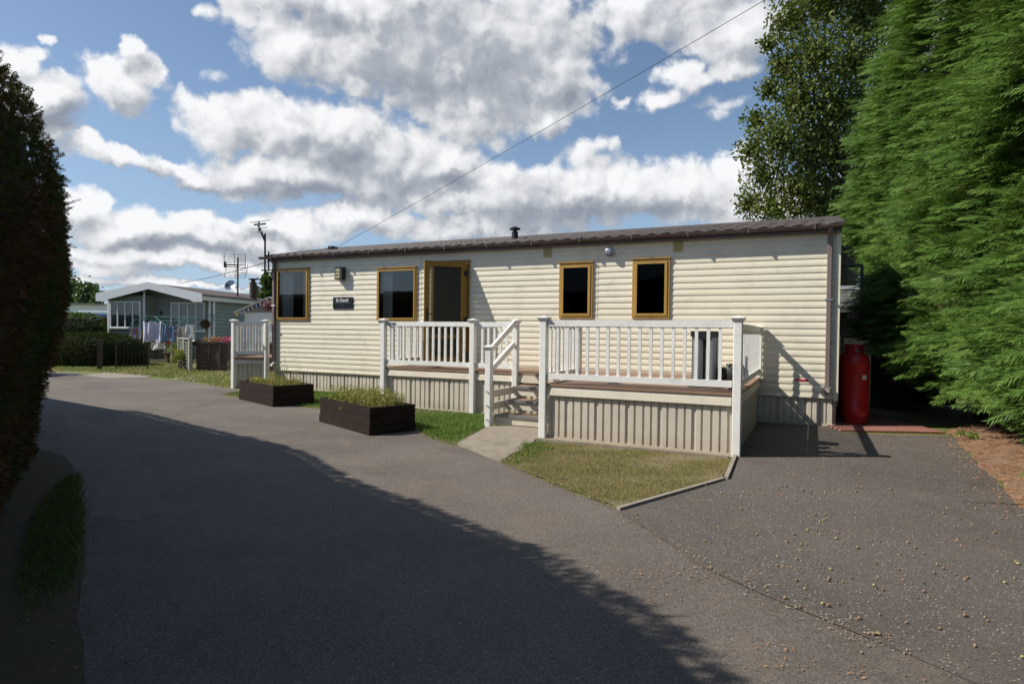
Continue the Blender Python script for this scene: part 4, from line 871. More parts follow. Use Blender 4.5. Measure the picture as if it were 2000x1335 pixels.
mb=MB(); mb.box((-.75,0,.05),(.62,.7,1.08)); mb.build('body',m_darkgrey,sb); mb=MB(); mb.add([(-.8,-.05,1.08),(.67,-.05,1.08),(.67,.75,1.22),(-.8,.75,1.22),(-.8,-.05,1.11),(.67,-.05,1.11),(.67,.75,1.25),(-.8,.75,1.25)],[(3,2,1,0),(4,5,6,7),(0,1,5,4),(1,2,6,5),(2,3,7,6),(3,0,4,7)]); mb.build('lid',m_darkgrey,sb)
for k in range(2):
    mb=MB(); mb.box((-.73+.68*k,-.02,.12),(-.08+.68*k,-.002,1.03)); d_=mb.build('door',m_darkgrey,sb); mb=MB(); mb.box((-.14+.12*k,-.035,.55),(-.12+.12*k,-.021,.68)); mb.build('door_handle',m_black,d_)
sh=thing('garden_shed','dark garden shed with a grey shingled roof behind the open end window','shed',(9.0,16.2,0),-.25)
mb=MB(); mb.box((-1.9,0,0),(1.6,2.4,2.15)); mb.build('wall',m_shed,sh)
def slab(mb,a,b,c,d,t): 
    vs=[Vector(p) for p in (a,b,c,d)]; mb.add(vs+[p+Vector((0,0,t)) for p in vs],[(3,2,1,0),(4,5,6,7),(0,1,5,4),(1,2,6,5),(2,3,7,6),(3,0,4,7)])
mb=MB(); 
for k in range(5): 
    t0,t1=k/5,(k+1)/5; slab(mb,(-2.1,-.2+1.4*t0,2.17+.55*t0),(1.8,-.2+1.4*t0,2.17+.55*t0),(1.8,-.2+1.4*t1+.02,2.17+.55*t1-.012),(-2.1,-.2+1.4*t1+.02,2.17+.55*t1-.012),.03)
slab(mb,(-2.1,1.2,2.72),(1.8,1.2,2.72),(1.8,2.6,2.17),(-2.1,2.6,2.17),.03); rf=mb.build('roof',m_shingle,sh)
mb=MB(); mb.box((-2.12,1.1,2.74),(1.82,1.3,2.84)); mb.build('ridge_cap',m_housewhite,rf); mb=MB(); mb.box((-2.1,-.235,2.06),(1.8,-.205,2.19)); mb.build('fascia',m_shingle,sh)
mb=MB(); mb.box((-1.2,-.03,.05),(-.4,-.002,1.95)); mb.build('door',m_shed,sh)
# small weeds and sapling stems at the bank
for (px,py,lab) in ((1902,868,'small green weed growing on the needle strewn bank near the trunk'),(1878,862,'tiny low weed at the driveway edge of the bank')):
    q=gnd(px,py); w=thing('weed',lab,'weed',(q.x,q.y,.06)); P=RNG.normal(size=(70,3))*[.04,.04,.02]+[0,0,.06]; P[:,2]=np.abs(P[:,2]); V,Fc=leaves(P,RNG.normal(size=P.shape),RNG.normal(size=P.shape),np.full(70,.05),np.full(70,.02)); npmesh('foliage',V,Fc,m_lush,w)
# ================================================================== LEFT BACKGROUND
hs=thing('bungalow','grey green boarded park bungalow with white gable fascia and brown roof','bungalow',(-15.58,27.6,0),-.13)
def HMb(): return MB()
W2=2.2; EZ=2.86; PK=3.28; LN=15.0; OVH=.5
def lap(mb,p,q,z0,z1,pitch=.17,out=(0,-1)):
    p,q=Vector(p),Vector(q); z=z0
    while z<z1-.01:
        zt=min(z+pitch,z1); mb.add([(p.x+out[0]*.04,p.y+out[1]*.04,z),(q.x+out[0]*.04,q.y+out[1]*.04,z),(q.x,q.y,zt),(p.x,p.y,zt),(p.x,p.y,z),(q.x,q.y,z)],[(0,1,2,3),(4,5,1,0)]); z+=pitch
mb=HMb(); 
lap(mb,(-W2,-.45),(-.45,-.45),.45,EZ); lap(mb,(-.45,-.45),(-.45,.2),.45,EZ,out=(1,0)); lap(mb,(-.45,.2),(W2,.2),.45,EZ); lap(mb,(W2,.2),(W2,LN),.45,EZ,out=(1,0)); lap(mb,(-W2,LN),(-W2,-.45),.45,EZ,out=(-1,0)); mb.add([(-W2,LN,0),(W2,LN,0),(W2,LN,EZ),(-W2,LN,EZ)],[(3,2,1,0)])
mb.add([(-W2,.19,EZ),(W2,.19,EZ),(0,.19,PK)],[(0,1,2)]); mb.build('wall',m_housewall,hs)
mb=HMb(); mb.box((-W2+.03,-.42,0),(-.47,.3,.45)); mb.box((-W2+.03,.22,0),(W2-.03,LN-.03,.45)); mb.build('plinth',m_concrete,hs)
mb=HMb(); slab(mb,(-W2-.25,-OVH-.3,EZ-.02),(0,-OVH-.3,PK+.02),(0,LN+.3,PK+.02),(-W2-.25,LN+.3,EZ-.02),.06); slab(mb,(0,-OVH-.3,PK+.02),(W2+.25,-OVH-.3,EZ-.02),(W2+.25,LN+.3,EZ-.02),(0,LN+.3,PK+.02),.06); hrf=mb.build('roof',m_houseroof,hs)
for s in (-1,1):
    mb=HMb(); y0,y1=-OVH-.34,-OVH-.305; xo=W2+.30
    pts=[(0,PK+.12),(0,PK-.18),(s*(xo-.55),EZ-.22),(s*(xo-.42),EZ-.30),(s*xo,EZ-.30),(s*xo,EZ+.05)]
    n=6; mb.add([(x,y0,z) for x,z in pts]+[(x,y1,z) for x,z in pts],[tuple(range(n)) if s<0 else tuple(range(n-1,-1,-1)),tuple(range(2*n-1,n-1,-1)) if s<0 else tuple(range(n,2*n))]+[(i,(i+1)%n,n+(i+1)%n,n+i) for i in range(n)]); mb.build('gable_fascia',m_housewhite,hs)
mb=HMb(); mb.box((W2+.2,-OVH-.30,EZ-.22),(W2+.26,LN+.3,EZ-.03)); mb.build('side_fascia',m_housewhite,hs)
mb=HMb(); mb.box((W2+.27,-OVH-.25,EZ-.04),(W2+.36,LN+.3,EZ+.03)); mb.build('gutter',m_brown,hs)
mb=HMb(); mb.tube([(W2+.10,.30,.3),(W2+.10,.30,EZ-.15)],.055,10); mb.build('downpipe',m_housewhite,hs)
m_blind=M('window_blind',(.36,.34,.31),(.3,.28,.26),2,.8)
def hwin(x0,x1,z0,z1,y,n,blind=()):
    f=.045; mb=HMb(); mb.box((x0,y-.06,z0),(x1,y+.0,z0+f)); mb.box((x0,y-.06,z1-f),(x1,y,z1))
    xs=[x0+(x1-x0)*k/n for k in range(n+1)]
    for k,x in enumerate(xs): a=min(max(x-f/2,x0),x1-f); mb.box((a,y-.06,z0+f),(a+f,y,z1-f))
    mb.box((x0-.05,y-.10,z0-.04),(x1+.05,y,z0-.002)); w=mb.build('window',m_housewhite,hs)
    mb=HMb(); mb.add([(x0,y-.03,z0),(x1,y-.03,z0),(x1,y-.03,z1),(x0,y-.03,z1)],[(0,1,2,3)]); mb.build('pane',m_glass,w)
    for k in blind: mb=HMb(); mb.add([(xs[k]+.03,y-.024,z0),(xs[k+1]-.03,y-.024,z0),(xs[k+1]-.03,y-.024,z1),(xs[k]+.03,y-.024,z1)],[(0,1,2,3)]); mb.build('blind',m_blind,w)
hwin(-2.08,-.62,1.42,2.58,-.475,4,(0,3)); hwin(.35,1.98,1.30,2.58,.175,4,(0,3))
for q0,q1 in (((-W2-.03,-.50,.45),(-W2+.05,-.455,EZ)),((-.50,-.50,.45),(-.43,-.455,EZ+.3)),((W2-.06,.15,.45),(W2+.03,.197,EZ))):
    mb=HMb(); mb.box(q0,q1); mb.build('corner_post',m_housewhite,hs)
mb=HMb(); mb.lathe((-.15,.16,2.1),[(0,-.08),(.05,-.08),(.05,.08),(0,.1)],10); mb.build('porch_lamp',m_black,hs)
mb=HMb(); mb.lathe((W2+.05,3.6,0),[(.17,.4),(.17,3.75),(.0,3.75)],14); mb.lathe((W2+.05,3.6,3.75),[(.10,0),(.10,.12),(.22,.12),(.22,.18),(0,.2)],14); mb.build('chimney',m_fence,hs)
mb=HMb(); mb.box((-2.3,-.82,2.62),(-2.12,-.70,2.72)); mb.build('flood_lamp',m_black,hs)
for x,y,z,lab in ((-.32,-.35,1.55,'dark ball hanging basket left of the washing on the bungalow wall'),(2.2,-.15,1.62,'dark trailing hanging basket right of the washing on the bungalow corner')):
    c=hs.matrix_basis@Vector((x,y,z)); b_=thing('hanging_basket',lab,'hanging basket',c); P=unit(RNG.normal(size=(500,3)))*RNG.uniform(.12,.2,(500,1)); V,Fc=leaves(P,RNG.normal(size=P.shape),RNG.normal(size=P.shape),np.full(500,.07),np.full(500,.04)); npmesh('foliage',V,Fc,m_hedge,b_)
    mb=MB(); mb.tube([(0,0,.1),(0,0,.42)],.008,5); mb.tube([(0,.0,.42),(.28,.2,.42)],.012,5); mb.tube([(.28,.2,.42),(.28,.2,.1)],.012,5); mb.build('bracket',m_iron,b_)
# aerial + dish of the bungalow
ba=thing('grid_aerial','grid panel television aerial on a dark mast beside the bungalow chimney','aerial',(-13.35,30.2,0))
mb=MB(); mb.tube([(0,0,0),(0,0,4.9)],.04,8); mb.build('mast',m_iron,ba)
for dx,s in ((-.55,1),(.55,1)):
    for zz,tl in ((4.72,.35),(4.18,-.35)):
        pass
for zz,tl in ((4.45,.5),(3.95,-.5)):
    mb=MB(); 
    for k in range(6): z=zz+.12*k-.02; mb.tube([(-.62+.05*k*(1 if tl>0 else -1)+(.0 if tl>0 else .25),-.1,z),(.42+.0*k,-.1,z-.03)],.010,4)
    for x in (-.60,-.1,.42): mb.tube([(x,-.11,zz-.06),(x+(.12 if tl<0 else -.02),-.11,zz+.62)],.014,4)
    mb.build('grid_panel',m_darkgrey,ba)
mb=MB(); mb.bar((-.05,-.12,4.5),(-.42,-.35,4.5),.04,.04); mb.box((-.50,-.4,4.36),(-.42,-.32,4.64)); mb.build('boom',m_iron,ba)
ds=thing('satellite_dish','grey satellite dish fixed left of the grid aerial mast','satellite dish',at(449,557,30.0))
mb=MB(); T=Matrix.Rotation(R(62),4,'X')@Matrix.Rotation(0,4,'Z'); prof=[(0.001,-.10),(.10,-.09),(.2,-.06),(.28,0),(.285,.005),(.28,.01),(.2,-.05),(.10,-.08),(.001,-.09)]
mbt=MB(lambda p:T@Vector(p)); mbt.lathe((0,0,0),prof,24); mbt.build('dish',m_steel,ds,smooth=True); mb.tube([(0,0,-.2),(.02,-.32,.0)],.012,5); mb.cbox((.02,-.33,.0),(.03,.03,.03)); mb.tube([(0,.05,-.1),(.3,.1,-.1)],.02,6); mb.build('feed_arm',m_black,ds)
# white garage with bunting
ga=thing('white_garage','small white gabled garage hung with flowers and bunting behind the end deck','garage',(-8.55,21.2,0),-.12)
mb=MB(); mb.box((-.62,0,0),(1.3,3.5,2.0)); mb.build('wall',m_housewhite,ga)
mb=MB(); mb.add([(-.62,.0,2.0),(1.3,.0,2.0),(.34,.0,2.42),(-.62,.05,2.0),(1.3,.05,2.0),(.34,.05,2.42)],[(0,1,2),(5,4,3),(0,3,4,1),(1,4,5,2),(2,5,3,0)]); mb.build('gable',m_fencegrey,ga)
mb=MB(); slab(mb,(-.92,-.18,1.96),(.34,-.18,2.49),(.34,3.6,2.49),(-.92,3.6,1.96),.05); slab(mb,(.34,-.18,2.49),(1.6,-.18,1.96),(1.6,3.6,1.96),(.34,3.6,2.49),.05); mb.build('roof',m_fencegrey,ga)
mb=MB(); 
for k in range(9): mb.box((-.42,-.02,.1+.18*k),(1.1,-.003,.1+.18*k+.165))
mb.build('garage_door',m_housewhite,ga)
m_bunt=LEAF('bunting_cloth',[(.5,.04,.05),(.5,.45,.4),(.06,.1,.4),(.5,.35,.03)],0,9)
mb=MB(); V=[];Fc=[]
for s in (-1,1):
    for k in range(9):
        t=k/8.5; x=.34+s*1.2*t; z=2.44-.50*t; n=len(V); V+=[(x-.05,-.2,z),(x+.05,-.2,z),(x,-.2,z-.13)]; Fc.append((n,n+1,n+2))
mb.add(V,Fc); mb.build('bunting',m_bunt,ga)
fb=thing('flower_basket','pink and white flower basket hanging in the garage gable','hanging basket',ga.matrix_basis@Vector((.40,-.3,2.22)))
P=unit(RNG.normal(size=(420,3)))*RNG.uniform(.08,.2,(420,1)); V,Fc=leaves(P,RNG.normal(size=P.shape),RNG.normal(size=P.shape),np.full(420,.07),np.full(420,.05)); npmesh('foliage',V,Fc,LEAF('basket_flowers',[(.04,.07,.02),(.12,.05,.06),(.35,.07,.12),(.4,.35,.35)],.1,9),fb)
# fences
fn=thing('panel_fence','low dark brown timber panel fence between the bungalow garden and the end deck','fence',(-10.5,20.75,0),-.07)
mb=MB()
for k in range(3):
    x=.02+1.05*k
    for j in range(7): mb.box((x,0-.004*(j%2),.05+.13*j),(x+1.0,.022,.05+.13*j+.126))
mb.build('panel',m_fence,fn)
mb=MB()
for k in range(8): mb.box((.0+.5*k*.75,-.03,.03),(.05+.5*k*.75,-.006,1.0))
mb.build('batten',m_fence,fn); mb=MB(); mb.box((0,-.04,.97),(3.2,.05,1.0)); mb.build('capping',m_fence,fn)
fg=thing('louvred_fence','pale weathered louvred fence panel with two posts beside the garden gate','fence',(-10.72,20.7,0),2.25)
mb=MB()
for j in range(8): mb.add([(0,-.03,.08+.115*j),(1.75,-.03,.08+.115*j),(1.75,.03,.185+.115*j),(0,.03,.185+.115*j),(0,-.015,.08+.115*j),(1.75,-.015,.08+.115*j),(1.75,.045,.185+.115*j),(0,.045,.185+.115*j)],[(3,2,1,0),(4,5,6,7),(0,1,5,4),(2,3,7,6)])
mb.build('louvre_panel',m_fencegrey,fg)
for x in (0,.85,1.75): mb=MB(); mb.box((x-.05,-.05,0),(x+.05,.05,1.06)); mb.build('fence_post',m_fencegrey,fg)
mb=MB(); mb.box((-.05,-.06,1.065),(1.8,.06,1.10)); mb.build('capping',m_fencegrey,fg)
# gate
gt=thing('iron_gate','black wrought iron garden gate standing open with hooped top','gate',(-12.55,21.4,0),.3)
mb=MB()
for x in (0,-.95): mb.tube([(x,0,0),(x,0,.95)],.022,6)
for z in (.12,.55,.86): mb.bar((0,0,z),(-.95,0,z),.02,.02)
for k in range(1,8): mb.tube([(-.12*k,0,.08),(-.12*k,0,.86+.14*math.sin(math.pi*k/8))],.009,5)
mb.tube([(-.475+.42*math.cos(t),0,.86+.2*math.sin(t)) for t in [math.pi*k/10 for k in range(11)]],.010,5); mb.tube([(0,0,0),(.0,-.25,.02),(.35,-.3,.02)],.02,5); mb.build('gate_leaf',m_iron,gt)
mb=MB(); mb.box((-1.5,-.06,0),(-1.38,.06,1.0)); mb.build('gate_post',m_fence,gt)
# rotary washing line
wl=thing('rotary_washing_line','rotary washing line standing on the lawn in front of the bungalow','washing line',(-12.85,23.4,0),.2)
mb=MB(); mb.tube([(0,0,0),(0,0,1.75)],.025,8); mb.build('pole',m_steel,wl)
m_teal=M('teal_line',(.08,.28,.25),(.06,.22,.2),4,.6)
for k in range(4):
    a=math.pi/4+k*math.pi/2; mb=MB(); mb.tube([(0,0,1.35),(1.25*math.cos(a),1.25*math.sin(a),1.90)],.014,5); mb.build('arm',m_teal,wl)
mb=MB()
for rr in (.5,.8,1.15):
    c=[(rr*math.cos(math.pi/4+k*math.pi/2),rr*math.sin(math.pi/4+k*math.pi/2),1.35+.44*rr) for k in range(5)]; mb.tube(c,.006,4,False)
mb.build('line',m_teal,wl)
def cloth(name,label,px0,py0,px1,py1,Y,m,seed,notch=0,sk=0,cat='laundry'):
    a=at(px0,py0,Y); b=at(px1,py1,Y+.1); w=b.x-a.x; h=a.z-b.z; r=random.Random(seed); nx,nz=16,12; mb=MB(); vs=[]
    for j in range(nz+1):
        t=j/nz
        for i in range(nx+1):
            s=i/nx; x=w*(s+(s-.5)*sk*t); y=.05*math.sin(s*9+seed+t*2)*(.4+t)+.03*math.sin(s*21+seed*2); z=-h*t-.04*math.sin(math.pi*s*2)**2*(1-t)-.02*math.sin(s*7+seed)*t
            if notch and t>.42: 
                if s<.5: x=min(x,w*(.5-.10*(t-.42)/.58))
                else: x=max(x,w*(.5+.10*(t-.42)/.58))
            vs.append((x,y,z))
    Fc=[(j*(nx+1)+i,j*(nx+1)+i+1,(j+1)*(nx+1)+i+1,(j+1)*(nx+1)+i) for j in range(nz) for i in range(nx) if not(notch and j/nz>.42 and i in(7,8))]
    mb.add(vs,Fc); o=mb.build(name,m,smooth=True); o.location=(a.x,Y,a.z); tag(o,label,cat,None); return o
def C_(n,c): return M(n,c,tuple(x*.85 for x in c),6,.9)
cloth('hanging_sheet','large lavender white sheet hanging on the washing line',278,627,318,668,22.6,C_('lavender_cloth',(.55,.53,.68)),1)
cloth('hanging_shorts','blue denim shorts hanging on the washing line',317,635,344,666,22.5,C_('denim',(.15,.22,.33)),2,1,.15)
cloth('hanging_towel','beige towel hanging between the denim shorts and the white cloth',346,636,363,666,22.55,C_('beige_cloth',(.5,.46,.42)),3)
cloth('hanging_cloth','white cloth hanging at the right end of the washing line',363,633,382,664,22.65,C_('white_cloth',(.7,.69,.66)),4,0,.3)
cloth('hanging_cloth','rust orange cloth hanging behind the denim shorts',325,645,336,674,22.9,C_('rust_cloth',(.4,.12,.04)),5,0,-.4)
cloth('hanging_skirt','white skirt hanging low under the lavender sheet',296,668,324,682,23.0,C_('white_skirt',(.72,.72,.72)),6,0,.2)
for k in range(6):
    cloth('hanging_sock',['white sock at the left end of the peg hanger','pink striped sock second on the peg hanger','pale blue sock third on the peg hanger','red patterned sock fourth on the peg hanger','grey sock fifth on the peg hanger','light blue sock at the right end of the peg hanger'][k],257+3.2*k,637,259.6+3.2*k,653+(k%3)*4,22.4,C_('sock_cloth',[(.65,.65,.7),(.55,.35,.38),(.3,.4,.55),(.5,.15,.15),(.4,.4,.4),(.35,.45,.6)][k]),7+k,cat='sock')
hg=thing('peg_hanger','teal peg hanger holding socks left of the lavender sheet','peg hanger',at(266,634,22.4)); mb=MB(); mb.bar((-.2,0,0),(.2,0,0),.03,.02); mb.tube([(-.2,0,0),(0,0,.22),(.2,0,0)],.008,5); mb.build('hanger_frame',m_teal,hg)
# hedges and shrubs
def bush(name,label,cat,c,rad,n,lm,m,stem=True,sq=1,group=None,lumps=7,seed=0):
    r=random.Random(seed); o=thing(name,label,cat,(c[0],c[1],0),0,group); bl=[(0,0,c[2],min(rad)*.95)]
    for k in range(lumps): t=r.uniform(0,6.28); q=r.uniform(.2,.62); bl.append((rad[0]*q*math.cos(t),rad[1]*q*math.sin(t),c[2]+rad[2]*r.uniform(-.5,.5),min(rad)*r.uniform(.45,.75)))
    crown('foliage',o,bl,(0,0,0),n,lm*.6,lm*1.3,m,.5,1,.7)
    if stem:
        mb=MB(); 
        for b in bl[:5]: limb(mb,(0,0,0),(b[0],b[1],b[2]),.05*max(rad),.015,.1)
        mb.build('stem',m_bark,o)
    return o
def boxhedge(name,label,x0,x1,y0,y1,h,rnd,n,m,ls,core=m_core):
    o=thing(name,label,'hedge',((x0+x1)/2,(y0+y1)/2,0)); cx,cy=(x0+x1)/2,(y0+y1)/2; ax,ay=(x1-x0)/2,(y1-y0)/2
    d=unit(RNG.normal(size=(n,3))); d[:,2]=np.abs(d[:,2])
    e=rnd; q=1/(np.abs(d[:,0])**e+np.abs(d[:,1])**e+np.abs(d[:,2])**e)**(1/e); S=d*q[:,None]; P=S*[ax,ay,h]; P*=(1+.05*vnoise(P*2,3))[:,None]
    extra=RNG.uniform(0,1,n)<.35; P[extra,2]*=RNG.uniform(0,1,extra.sum())
    V,Fc=leaves(P,S+RNG.normal(size=(n,3))*.7,RNG.normal(size=(n,3)),RNG.uniform(ls*.6,ls*1.3,n),RNG.uniform(ls*.3,ls*.6,n)); npmesh('foliage',V,Fc,m,o)
    us=20;vs_=8;mb=MB();V=[];Fc=[]
    for j in range(vs_+1):
        t=j/vs_*math.pi/2
        for i in range(us):
            a=2*math.pi*i/us; dd=np.array([math.cos(a)*math.cos(t),math.sin(a)*math.cos(t),math.sin(t)]); q=1/(np.abs(dd)**e).sum()**(1/e); V.append(tuple(dd*q*[ax*.95,ay*.95,h*.95]))
    for j in range(vs_):
        for i in range(us): Fc.append((j*us+i,j*us+(i+1)%us,(j+1)*us+(i+1)%us,(j+1)*us+i))
    mb.add(V,Fc); mb.build('shade_core',core,o); return o  # closed dark shell, inner shade carried by its colour
boxhedge('clipped_hedge','low wide dark rounded hedge beside the garden gate',-17.6,-13.9,22.0,24.6,1.18,2.6,22000,m_hedge2,.09)
boxhedge('clipped_hedge','taller bright green block hedge behind the low dark hedge',-20.5,-17.1,24.8,26.6,1.95,6,12000,m_box,.10)
boxhedge('topiary_ball','round dark topiary ball in front of the pale caravan',-21.2,-20.3,31.2,32.1,2.0,2.2,1800,m_hedge,.09)
boxhedge('clipped_hedge','high side hedge shading the far bend of the road',-19,-14.6,16.9,18.9,1.9,6,9000,m_hedge,.10)
q=gnd(355,722); bush('garden_bush','leafy pale green bush growing in front of the louvred fence','bush',(q.x,q.y-.1,.38),(.36,.3,.36),2600,.06,m_herb,seed=3)
q=gnd(336,706); bush('garden_shrub','fresh green shrub under the washing beside the fence','shrub',(q.x,q.y,.5),(.28,.28,.35),1200,.08,m_lush,seed=4)
q=gnd(280,706); bush('flowering_bush','yellow and red leaved bush behind the iron gate','bush',(q.x,q.y,.95),(.5,.4,.42),2600,.09,LEAF('flowering_leaf',[(.10,.14,.02),(.30,.28,.03),(.45,.33,.04),(.35,.06,.03)],.3,6),seed=5)
pt=thing('plant_tub','brown tapered plant tub on the patio edge below the washing','plant pot',(-13.75,25.2,0)); mb=MB(); mb.lathe((0,0,0),[(.0,0),(.24,0),(.34,.42),(.37,.42),(.37,.47),(.31,.47),(.30,.40),(0,.40)],18); mb.build('tub',m_fence,pt); P=RNG.normal(size=(300,3))*[.14,.14,.06]+[0,0,.48]; V,Fc=leaves(P,RNG.normal(size=P.shape)+[0,0,.8],RNG.normal(size=P.shape),np.full(300,.1),np.full(300,.03)); npmesh('foliage',V,Fc,m_herb,pt)
for px,py,lab,cols in ((417,663,'orange and green flowers peeping over the brown fence',[(.1,.14,.03),(.45,.2,.04),(.5,.3,.08)]),(444,663,'bright pink geranium peeping over the brown fence',[(.1,.12,.03),(.65,.04,.15),(.7,.06,.2)]),(458,666,'mauve flowers above the fence beside the end deck',[(.1,.12,.05),(.3,.2,.35),(.4,.3,.4)])):
    q=at(px,py,21.2); b_=thing('garden_flowers',lab,'flowers',(q.x,q.y,0)); P=RNG.normal(size=(260,3))*[.18,.1,.06]+[0,0,q.z-.02]; V,Fc=leaves(P,RNG.normal(size=P.shape),RNG.normal(size=P.shape),np.full(260,.06),np.full(260,.04)); npmesh('blossom',V,Fc,LEAF('blossom',cols,.1,8),b_); mb=MB(); 
    for k in range(5): limb(mb,(0,0,0),(random.uniform(-.2,.2),0,q.z-.05),.012,.006,.05)
    mb.build('stem',m_bark,b_)
q=at(385,662,21.4); mb=MB(); bb=thing('kettle_barbecue','dark covered barbecue standing behind the corner post of the louvred fence','barbecue',(q.x,q.y,0)); mb.lathe((0,0,.95),[(0,-.12),(.16,-.08),(.2,0),(.16,.09),(0,.14)],14); mb.build('bowl',m_black,bb,smooth=True); mb=MB()
for k in range(3): a=k*2.1; mb.tube([(.1*math.cos(a),.1*math.sin(a),.88),(.2*math.cos(a),.2*math.sin(a),0)],.015,5)
mb.build('leg',m_iron,bb)
# patio kerb in front of the bungalow
mb=MB(); mb.box((-17.2,25.7,0),(-11.5,25.9,.12)); tag(mb.build('patio_kerb',m_concrete),kind='structure')
# pale caravan and blue van far left
cv=thing('pale_caravan','pale static caravan far behind the green block hedge','static caravan',(-27,40,0),.05)
mb=MB(); mb.bevbox((-5,0,.4),(5.5,3.2,2.85),.1); mb.build('body',m_housewhite,cv); mb=MB(); slab(mb,(-5.2,-.2,2.86),(5.7,-.2,2.86),(5.7,3.4,3.0),(-5.2,3.4,3.0),.06); mb.build('roof',m_shingle,cv)
for x in (-3,0,2.2): mb=MB(); mb.box((x,-.03,1.3),(x+1.3,-.004,2.3)); mb.build('window',m_glassdk,cv)
bv=thing('touring_caravan','small white touring caravan with a blue stripe beside the green block hedge','touring caravan',(-22.1,34,0),.1)
mb=MB(); mb.bevbox((-1.9,0,.35),(2.2,2,2.25),.25); mb.build('body',m_housewhite,bv); mb=MB(); mb.box((-1.6,-.012,1.75),(1.9,-.002,2.15)); mb.build('stripe',M('blue_stripe',(.10,.2,.42),(.08,.17,.38),3,.4),bv); mb=MB(); mb.box((-1.7,.2,2.252),(2.0,1.8,2.33)); mb.build('roof_rail',m_housewhite,bv)
# trees far left and behind
def fartree(name,label,cx,cy,h,rw,n,m,conifer=False,ls=.35,group=None):
    o=thing(name,label,'tree',(cx,cy,0),0,group); bl=[]
    if conifer:
        for k in range(14): t=k/13; rr=rw*(1-t)**.8+.12; bl.append((0,0,h*(.12+.86*t),rr))
    else:
        for k in range(13): a=random.uniform(0,6.28); q=random.uniform(0,.65); bl.append((rw*q*math.cos(a),rw*q*math.sin(a),h*random.uniform(.42,.86),rw*random.uniform(.3,.5)))
    crown('crown',o,bl,(0,0,0),n,ls*.6,ls*1.3,m,.6,1,.6)
    mb=MB(); mb.tube([(0,0,0),(0,0,h*.45),(.1,0,h*.8)],[.03*h,.02*h,.008*h],8); mb.build('trunk',m_bark,o); return o
q=at(172,600,58); fartree('round_tree','round dark green tree beyond the pale caravan on the far left',q.x,58,5.6,1.7,7000,m_treefar)
q=at(190,600,52); fartree('columnar_conifer','narrow dark green conifer behind the left end of the bungalow',q.x,52,4.9,.9,5000,m_treefar,True,.25)
q=at(135,600,62); fartree('round_tree','dark tree half hidden behind the clipped foreground hedge',q.x,62,6.4,3.0,6000,m_treefar)
q=at(527,560,33); fartree('spiky_tree','spiky dark tree top behind the left corner of the cream home',q.x,33,4.5,.9,2600,m_treefar,True,.5)
for i,(x,y,h,w) in enumerate(((-60,120,8,6),(-38,130,7,6),(-20,140,7,7),(0,140,8,7),(25,130,8,7),(50,120,9,8),(-85,110,9,8))):
    fartree('distant_tree',['distant tree far to the left beyond the park','distant low tree behind the bungalow roof','distant tree behind the middle of the home','distant tree behind the chimney flue','distant tree behind the roof right of centre','distant tree behind the conifer row','distant tree at the far left edge'][i],x,y,h*.6,w,2500,m_treefar,False,.9)
# ================================================================== SKY, SUN
EL=R(42.0)
sun=bpy.data.lights.new('sun','SUN'); sun.energy=5.0; sun.angle=R(.53); sun.color=(1,.95,.86); so=bpy.data.objects.new('sun',sun); COL.objects.link(so)
dirn=Vector((math.cos(EL),.05,-math.sin(EL))); so.rotation_euler=dirn.to_track_quat('-Z','Y').to_euler(); so.location=(-20,0,30)
w=bpy.data.worlds.new('World'); SC.world=w; w.use_nodes=True; nt=w.node_tree; nt.nodes.clear()
out=nt.nodes.new('ShaderNodeOutputWorld'); bg=nt.nodes.new('ShaderNodeBackground'); nt.links.new(bg.outputs[0],out.inputs[0])
sky=nt.nodes.new('ShaderNodeTexSky'); sky.sky_type='NISHITA'; sky.sun_disc=False; sky.sun_elevation=EL; sky.sun_rotation=R(270); sky.air_density=1.0; sky.dust_density=.6; sky.ozone_density=2.0
tc=nt.nodes.new('ShaderNodeTexCoord'); gen=tc.outputs['Generated']
sx=nt.nodes.new('ShaderNodeSeparateXYZ'); nt.links.new(gen,sx.inputs[0])
az=mth(nt,'ARCTAN2',sx.outputs[0],sx.outputs[1]); el=mth(nt,'ARCSINE',sx.outputs[2])
n1=nt.nodes.new('ShaderNodeTexNoise'); n1.inputs['Scale'].default_value=7; n1.inputs['Detail'].default_value=9; n1.inputs['Roughness'].default_value=.62; nt.links.new(gen,n1.inputs['Vector'])
sc_=nt.nodes.new('ShaderNodeSeparateColor'); nt.links.new(n1.outputs['Color'],sc_.inputs[0])
wa=mth(nt,'ADD',az,mth(nt,'MULTIPLY',mth(nt,'SUBTRACT',sc_.outputs[0],.5),.13)); we=mth(nt,'ADD',el,mth(nt,'MULTIPLY',mth(nt,'SUBTRACT',sc_.outputs[1],.5),.10))
cx=nt.nodes.new('ShaderNodeCombineXYZ'); nt.links.new(wa,cx.inputs[0]); nt.links.new(we,cx.inputs[1]); AE=cx.outputs[0]
def aepx(px,py):
    r=Vector(ray(px,py)).normalized(); return math.atan2(r.x,r.y),math.asin(r.z)
def blobs(L,k=.25,src=None):
    d=None; src=src or AE
    for px,py,rx,ry,*bb in L:
        a,e=aepx(px,py); a1,_=aepx(px+rx,py); _,e1=aepx(px,py-ry); ra,re=abs(a1-a),abs(e1-e)
        m=nt.nodes.new('ShaderNodeVectorMath'); m.operation='MULTIPLY_ADD'; nt.links.new(src,m.inputs[0]); m.inputs[1].default_value=(1/ra,1/re,0); m.inputs[2].default_value=(-a/ra,-e/re,bb[0] if bb else 0)
        l=nt.nodes.new('ShaderNodeVectorMath'); l.operation='LENGTH'; nt.links.new(m.outputs[0],l.inputs[0]); v=l.outputs['Value']
        d=v if d is None else mth(nt,'SMOOTH_MIN',d,v,k)
    return d
